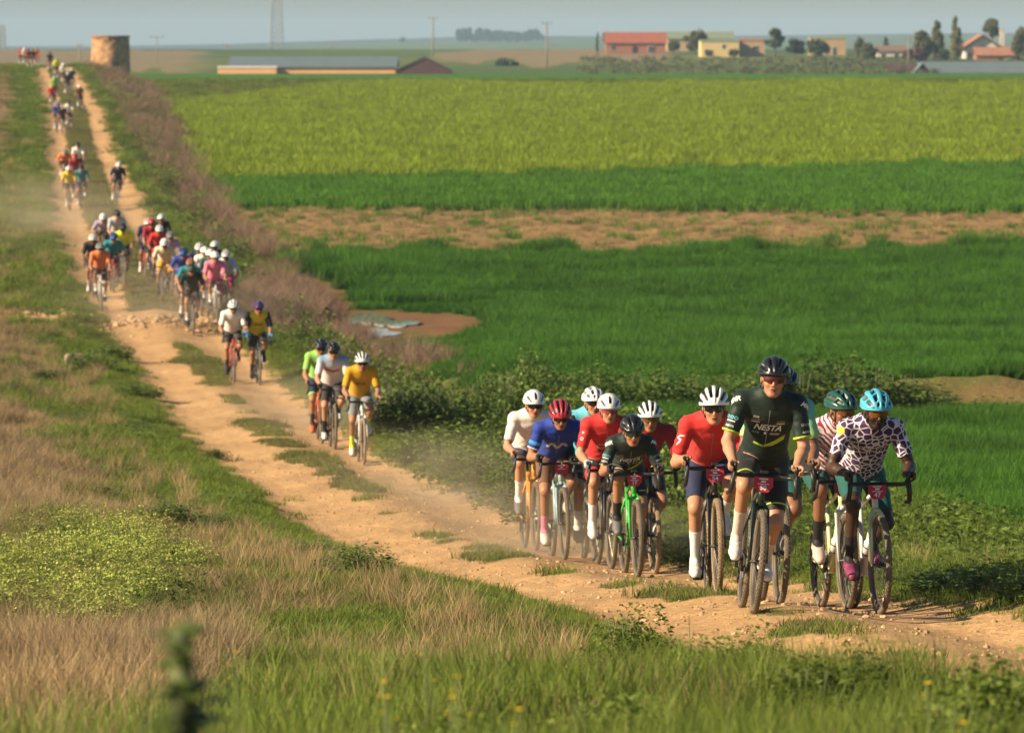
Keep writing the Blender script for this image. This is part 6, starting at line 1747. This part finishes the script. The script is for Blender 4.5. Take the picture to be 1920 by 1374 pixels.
sleeve_print(p[2], p[1]['jersey'], 'r', .40, strip_shape([(.030, .040), (-.002, .030), (-.022, .012), (.012, .002), (.004, -.018), (-.008, -.045)], [.004, .014, .014, .015, .014, .003]), 1, P_WHITE, 0, 1.0, .2)
p = rider('pearl', 1005, 1032, 'rider in plain white jersey and navy shorts on the outside of the bunch', 'orange bicycle under the white jersey rider', dict(crank=.55, lean=41, hpitch=12, hyaw=4), 'light', 'pinkwhite', 'navy', 'white', 'grey', 'white', 'aero', 'orange', lens='dark', dyaw=0, roll=-.5, sock=.48, leg=.74)
p = rider('azure', 1059, 1049, 'rider in blue jersey with a wavy white mark and brown shorts', 'ice blue bicycle under the blue jersey rider', dict(crank=-1.05, lean=31, hpitch=24, hyaw=0, hz=0.079, hx=0.070), 'tan', 'blue', 'brown', 'pink', 'white', 'redblack', 'ribs', 'ice', number='', lens='dark', gloves=Bk, dyaw=0, roll=.8, sock=.60, leg=.86, bands=(('arm', .42, .56, K['sky']), ('arm', .64, .70, K['white'])), sleeve=.72)
wave = [(-.105 + .21 * i / 24, .030 * math.cos(i / 24 * 4 * math.pi + math.pi) * (.7 + .3 * math.sin(i / 24 * math.pi))) for i in range(25)]
chest_prints(p[2], p[1]['jersey'], [(strip_shape(wave, .028), 1, .0, .225, P_PALE, 0)])
p = rider('turquoise', 1117, 1053, 'rider in turquoise jersey with black sleeves and white helmet', 'black bicycle under the turquoise jersey rider', dict(crank=-.6, lean=50, hpitch=8, hyaw=8), 'light', 'cyan', 'black', 'white', 'black', 'white', 'pods', 'black', lens='dark', gloves=Bk, dyaw=-1, roll=-.6, warmers=K['black'], sleeve=.02, sock=.56, leg=.86, bands=(('thigh', .60, .66, K['grey']),))
p = rider('crimson', 1147, 1066, 'rider in bright red jersey and black shorts with red leg ends', 'black bicycle under the red jersey rider with red leg ends', dict(crank=-.05, lean=43, hpitch=10, hyaw=0), 'light', 'red', 'black', 'white', 'white', 'white', 'aero', 'black', lens='pink', lframe=G_WHITE, gloves=(K['lightgrey'], K['lightgrey']), dyaw=0, roll=-.4, sock=.52, leg=.80, bands=(('thigh', .58, .81, K['red']),))
chest_prints(p[2], p[1]['jersey'], [(poly_shape([(-.15, .035), (.15, .035), (.13, -.06), (-.13, -.06)]), 1, .0, .275, P_DARK, 0), (strip_shape([(.030 * math.cos(a) - .045, .022 * math.sin(a)) for a in np.linspace(.5, 5.8, 12)], .007), 1, .0, .262, P_PALE, 0), (strip_shape([(.030 * math.cos(a) + .03, .022 * math.sin(a)) for a in np.linspace(0, 6.2, 14)], .007), 1, .0, .262, P_PALE, 0)])
sleeve_print(p[2], p[1]['jersey'], 'r', .30, 'o', .04, P_WHITE, 0, 1.0, .1); sleeve_print(p[2], p[1]['jersey'], 'r', .52, 'O', .045, P_WHITE, 0, 1.0, .1)
p = rider('junior', 1197, 1081, 'small rider low in black green jersey with black helmet', 'bright green bicycle with red plate 17 under the small rider', dict(crank=.65, lean=29, hpitch=16, hyaw=0, hz=0.069, size=.92, tl=.56, hx=0.070, elbow=.35, lift=-.02), 'tan', 'forest', 'black', 'black', 'grey', 'black', 'plain', 'green', number='17', lens='green', gloves=Bk, dyaw=-1, roll=1.0, sock=.58, leg=.74, build=.90, fem=True, bands=(('arm', .74, .785, K['yellow']), ('thigh', .60, .63, K['white'])))
team_prints(p)
p = rider('maroon', 1229, 1076, 'rider in dark red jersey behind the small rider, white striped helmet', 'black bicycle under the dark red jersey rider', dict(crank=-.4, lean=35, hpitch=13, hyaw=-4, hz=0.089, elbow=.35, sw=.20), 'tan', 'darkred', 'black', 'black', 'white', 'white', 'ribs', 'black', tyre=M_TYRE2, lens='amber', gloves=Bk, dyaw=0, roll=.6, sleeve=.74, leg=.8)

# ---- the five riders strung out behind
G2, G2B = 'riders strung out behind the leading bunch', 'bicycles behind the leading bunch'
Kw = dict(lod=1, h=.011, group=G2, bgroup=G2B)
p = rider('ochre', 681, 872, 'rider in mustard yellow jersey and grey shorts with neon socks', 'white bicycle under the mustard jersey rider', dict(crank=-1.3, lean=44, hpitch=10), 'tan', 'ochre', 'grey', 'neon', 'white', 'white', 'ribs', 'white', tyre=M_TYRE2, lens='dark', sock=.56, leg=.84, **Kw)
chest_prints(p[2], p[1]['jersey'], [('RCR', .07, .0, .22, P_DARK, 0)])
p = rider('dawn', 627, 842, 'rider in white and pale blue jersey with black helmet and black shorts', 'dark bicycle under the white and pale blue rider', dict(crank=-1.0, lean=46, hpitch=12), 'light', 'dawn', 'charcoal', 'black', 'white', 'black', 'plain', 'black', gloves=Bk, leg=.86, **Kw)
chest_prints(p[2], p[1]['jersey'], [(poly_shape([(-.13, .03), (.0, -.03), (.10, .0), (.12, .05), (.0, .02), (-.12, .07)]), 1, 0.0, .20, mat('print_dusky', (.36, .12, .12), .7), 0)])
rider('leafgreen', 603, 832, 'rider in lime green jersey half hidden behind the pale blue rider', 'fire orange bicycle half hidden behind the pale blue rider', dict(crank=-.8, lean=46, hpitch=12), 'tan', 'green', 'navy', 'charcoal', 'orange', 'black', 'plain', 'fire', leg=.84, bands=(('thigh', .74, .85, K['green']),), **Kw)
rider('ivory', 438, 717, 'rider in white jersey and black shorts beside the yellow and black rider', 'red bicycle under the white jersey rider of the pair', dict(crank=-.9, lean=43, hpitch=18), 'tan', 'white', 'charcoal', 'charcoal', 'black', 'white', 'pods', 'red', gloves=(K['sky'], None), **Kw)
p = rider('wasp', 486, 722, 'rider in yellow jersey with black sleeves and purple helmet', 'grey bicycle under the yellow and black rider', dict(crank=-1.35, lean=47, hpitch=8), 'tan', 'yellow', 'charcoal', 'charcoal', 'black', 'purple', 'plain', 'grey', gloves=(K['sky'], K['sky']), bands=(('arm', -.3, .79, K['black']),), **Kw)
chest_prints(p[2], p[1]['jersey'], [(strip_shape([(-.08, 0), (.08, 0)], .03), 1, 0, .22, P_DARK, 0)])

# ---- the pack at the dip and the riders on the far slope share a few poses
POSES = [dict(crank=-1.1, lean=40, hpitch=16), dict(crank=.5, lean=46, hpitch=8, hyaw=12), dict(crank=1.9, lean=32, hpitch=24, hyaw=-8, elbow=.5), dict(crank=2.9, lean=50, hpitch=6, hyaw=-15), dict(crank=-.4, lean=36, hpitch=20, lift=.05, hips_x=.08, hip_y=.03), dict(crank=.9, lean=28, hpitch=20, hz=0.079, elbow=.6)]
def far(px, py, jersey, shorts, helmet, label, bike='black', lod=1, h=.016, lo=95, hi=620, style='ribs', skin='tan', group='riders in the pack at the dip', bgroup='bicycles of the pack at the dip', shoes='white', socks='white'):
    i = int(px * 3 + py) % 6; key = 'pack%d_%d' % (i, lod)
    style = style if lod < 2 else 'plain'
    rider(key, px, py, 'rider in ' + label, 'bicycle of the rider in ' + label, POSES[i], skin, jersey, shorts, socks, shoes, helmet, style, bike, lens='dark' if lod < 2 else None, lod=lod, h=h, lo=lo, hi=hi, group=group, bgroup=bgroup, dyaw=(px * 7 + py) % 9 - 4, roll=(px * 5 + py * 3) % 7 - 3)
for a in [
    (190, 583, 'orange', 'black', 'grey', 'coral orange jersey at the front of the outer file'), (174, 558, 'black', 'black', 'white', 'black jersey and white helmet behind the coral one'), (212, 548, 'aqua', 'navy', 'blue', 'dark aqua jersey with blue helmet beside the neon one'),
    (233, 535, 'neon', 'black', 'black', 'neon yellow jersey in the pack'), (226, 505, 'lightgrey', 'black', 'black', 'grey jersey and dark helmet behind the neon one'), (195, 500, 'lilac', 'charcoal', 'white', 'pale lilac jersey at the rear of the outer file'),
    (272, 522, 'navy', 'navy', 'white', 'navy jersey and white socks between the files'), (309, 516, 'black', 'black', 'white', 'black jersey at the very rear of the inner file'), (289, 528, 'darkred', 'black', 'red', 'dark red jersey behind the scarlet one in the pack'),
    (298, 538, 'red', 'red', 'white', 'scarlet jersey and shorts in the pack'), (322, 552, 'lilac', 'brown', 'grey', 'lilac jersey with grey helmet in the middle of the pack'), (303, 571, 'cream', 'ochre', 'white', 'cream jersey and mustard shorts in the pack'),
    (340, 584, 'blue', 'blue', 'blue', 'deep blue kit and blue helmet in the pack'), (366, 580, 'navy', 'black', 'white', 'dark jersey behind the white and red one in the pack'), (377, 592, 'white', 'red', 'white', 'white jersey and red shorts in the pack'),
    (397, 582, 'black', 'black', 'white', 'black jersey with big white helmet on the ditch side'), (389, 598, 'teal', 'black', 'white', 'teal jersey with white helmet on the ditch side'), (420, 598, 'paleblue', 'magenta', 'white', 'pale blue jersey on the outermost ditch side'),
    (407, 604, 'pink', 'magenta', 'white', 'pink jersey and magenta shorts at the front of the pack'), (350, 616, 'aqua', 'black', 'orange', 'aqua jersey with tan cap tucked behind the black one'), (362, 628, 'forest', 'black', 'dgreen', 'black jersey and dark green helmet leading the pack')]:
    far(*a, bike=('black', 'grey', 'red', 'white')[(a[0] // 3) % 4], style=('ribs', 'plain', 'pods', 'aero')[a[0] % 4], skin=('tan', 'light', 'brown', 'tan')[a[1] % 4], socks=('white', 'black', 'white', 'charcoal', 'lightgrey')[a[0] % 5], shoes=('white', 'black', 'grey')[a[1] % 3])
G3, G3B = 'riders coming down the far slope', 'bicycles on the far slope'
for a in [
    (130, 396, 'yellow', 'black', 'white', 'yellow and black kit at the front of the slope group'), (151, 393, 'aqua', 'navy', 'black', 'dark aqua jersey abreast of the yellow and black one'), (143, 372, 'darkred', 'black', 'red', 'dark red jersey and red helmet behind the front pair'),
    (119, 350, 'orange', 'black', 'grey', 'orange jersey and black shorts ending the slope group'), (148, 345, 'white', 'black', 'black', 'white jersey with dark helmet ending the slope group'), (218, 388, 'navy', 'charcoal', 'white', 'navy jersey riding alone in the ditch side rut')]:
    far(*a, lod=2, h=.019, lo=150, group=G3, bgroup=G3B, bike='grey')
G4, G4B = 'small riders near the crest', 'small bicycles near the crest'
for a in [
    (117, 256, 'charcoal', 'black', 'grey', 'charcoal kit leading the trio on the upper slope'), (108, 250, 'blue', 'black', 'blue', 'blue kit outermost in the upper slope trio'), (128, 247, 'white', 'brown', 'black', 'white jersey innermost in the upper slope trio'),
    (100, 206, 'red', 'darkred', 'lime', 'red kit in the outer rut on the upper slope'), (104, 190, 'green', 'black', 'mint', 'green jersey right behind the red one'), (150, 211, 'brown', 'charcoal', 'white', 'brown kit in the ditch side rut near the crest'),
    (127, 181, 'charcoal', 'black', 'mint', 'dark kit and mint helmet in the trio below the crest'), (137, 174, 'teal', 'black', 'mint', 'teal jersey in the small trio below the crest'), (120, 163, 'white', 'navy', 'white', 'white jersey and navy shorts below the crest'),
    (107, 149, 'neon', 'black', 'lime', 'tiny neon jersey just below the crest'), (94, 136, 'black', 'black', 'black', 'tiny black kit at the crest beside the neon one'),
    (41, 126, 'red', 'black', 'red', 'tiny red jersey first at the edge of the crest'), (48, 127, 'white', 'black', 'white', 'tiny white jersey at the edge of the crest'), (55, 129, 'darkred', 'black', 'black', 'tiny dark red jersey in the middle at the crest'), (63, 129, 'black', 'charcoal', 'black', 'tiny dark jersey right of the middle at the crest'), (70, 129, 'orange', 'red', 'red', 'tiny orange jersey last in the row at the crest')]:
    far(*a, lod=2, h=.024, lo=200, group=G4, bgroup=G4B, bike='grey')
# ---------------------------------------------------------------- air: haze over the plain and dust behind the wheels
def volume_mat(name, col, dens, aniso=.2):
    m = bpy.data.materials.new(name); m.use_nodes = True; nt = m.node_tree
    for n in list(nt.nodes): nt.nodes.remove(n)
    o = nt.nodes.new('ShaderNodeOutputMaterial'); v = nt.nodes.new('ShaderNodeVolumePrincipled')
    v.inputs['Color'].default_value = (*col, 1); v.inputs['Density'].default_value = dens; v.inputs['Anisotropy'].default_value = aniso
    nt.links.new(v.outputs[0], o.inputs['Volume']); return m
def haze():
    q = MB(); z0, z1 = -90.0, 45.0
    q.box((0, 5600, (z0 + z1) / 2), (32000, 6000, (z1 - z0) / 2))
    o = q.build('haze', [volume_mat('haze_air', (.55, .78, 1.0), .00012, .0)])
    tag(o, 'thin blue grey haze over the whole plain', 'haze', kind='stuff')
haze()
def dust_mat(dens):
    m = volume_mat('dust_air', (1.0, .80, .56), dens, .2); nt = m.node_tree; v = [n for n in nt.nodes if n.type == 'PRINCIPLED_VOLUME'][0]
    tc = nt.nodes.new('ShaderNodeTexCoord'); g = nt.nodes.new('ShaderNodeTexGradient'); g.gradient_type = 'QUADRATIC_SPHERE'
    nt.links.new(tc.outputs['Object'], g.inputs['Vector'])
    n = nt.nodes.new('ShaderNodeTexNoise'); n.inputs['Scale'].default_value = 2.2; n.inputs['Detail'].default_value = 2; nt.links.new(tc.outputs['Object'], n.inputs['Vector'])
    r = nt.nodes.new('ShaderNodeMapRange'); r.inputs['From Min'].default_value = .35; r.inputs['From Max'].default_value = .65; r.inputs['To Min'].default_value = .3; r.inputs['To Max'].default_value = dens * 1.7
    r.inputs['To Min'].default_value = dens * .3; nt.links.new(n.outputs['Fac'], r.inputs['Value'])
    k = nt.nodes.new('ShaderNodeMath'); k.operation = 'MULTIPLY'; nt.links.new(g.outputs['Fac'], k.inputs[0]); nt.links.new(r.outputs[0], k.inputs[1]); nt.links.new(k.outputs[0], v.inputs['Density'])
    return m
def dust():
    bm = bmesh.new(); bmesh.ops.create_icosphere(bm, subdivisions=3, radius=1); me = bpy.data.meshes.new('dust'); bm.to_mesh(me); bm.free()
    for px, py, rx, ry, rz, den, lb in DUST:
        x, d, z = ground_at(px, py, 34, 300)
        m2 = me.copy(); m2.materials.append(dust_mat(den))
        o = bpy.data.objects.new('dust', m2); COL.objects.link(o); o.location = (x, d, z + rz * .35); o.scale = (rx, ry, rz); o.rotation_euler = (0, 0, .1)
        tag(o, lb, 'dust', 'dust clouds over the track', 'stuff')
DUST = [(1050, 1045, 2.0, 4.0, .7, .28, 'pale dust around the wheels of the leading bunch'), (860, 950, 2.2, 9, .7, .14, 'pale dust over the track behind the leading bunch'), (600, 800, 2.4, 12, .8, .09, 'pale dust around the mustard jersey rider'), (300, 600, 4.0, 16, 1.2, .045, 'pale dust around the pack at the dip'), (90, 430, 4.5, 40, 1.6, .03, 'pale dust beside the far slope riders')]
dust()
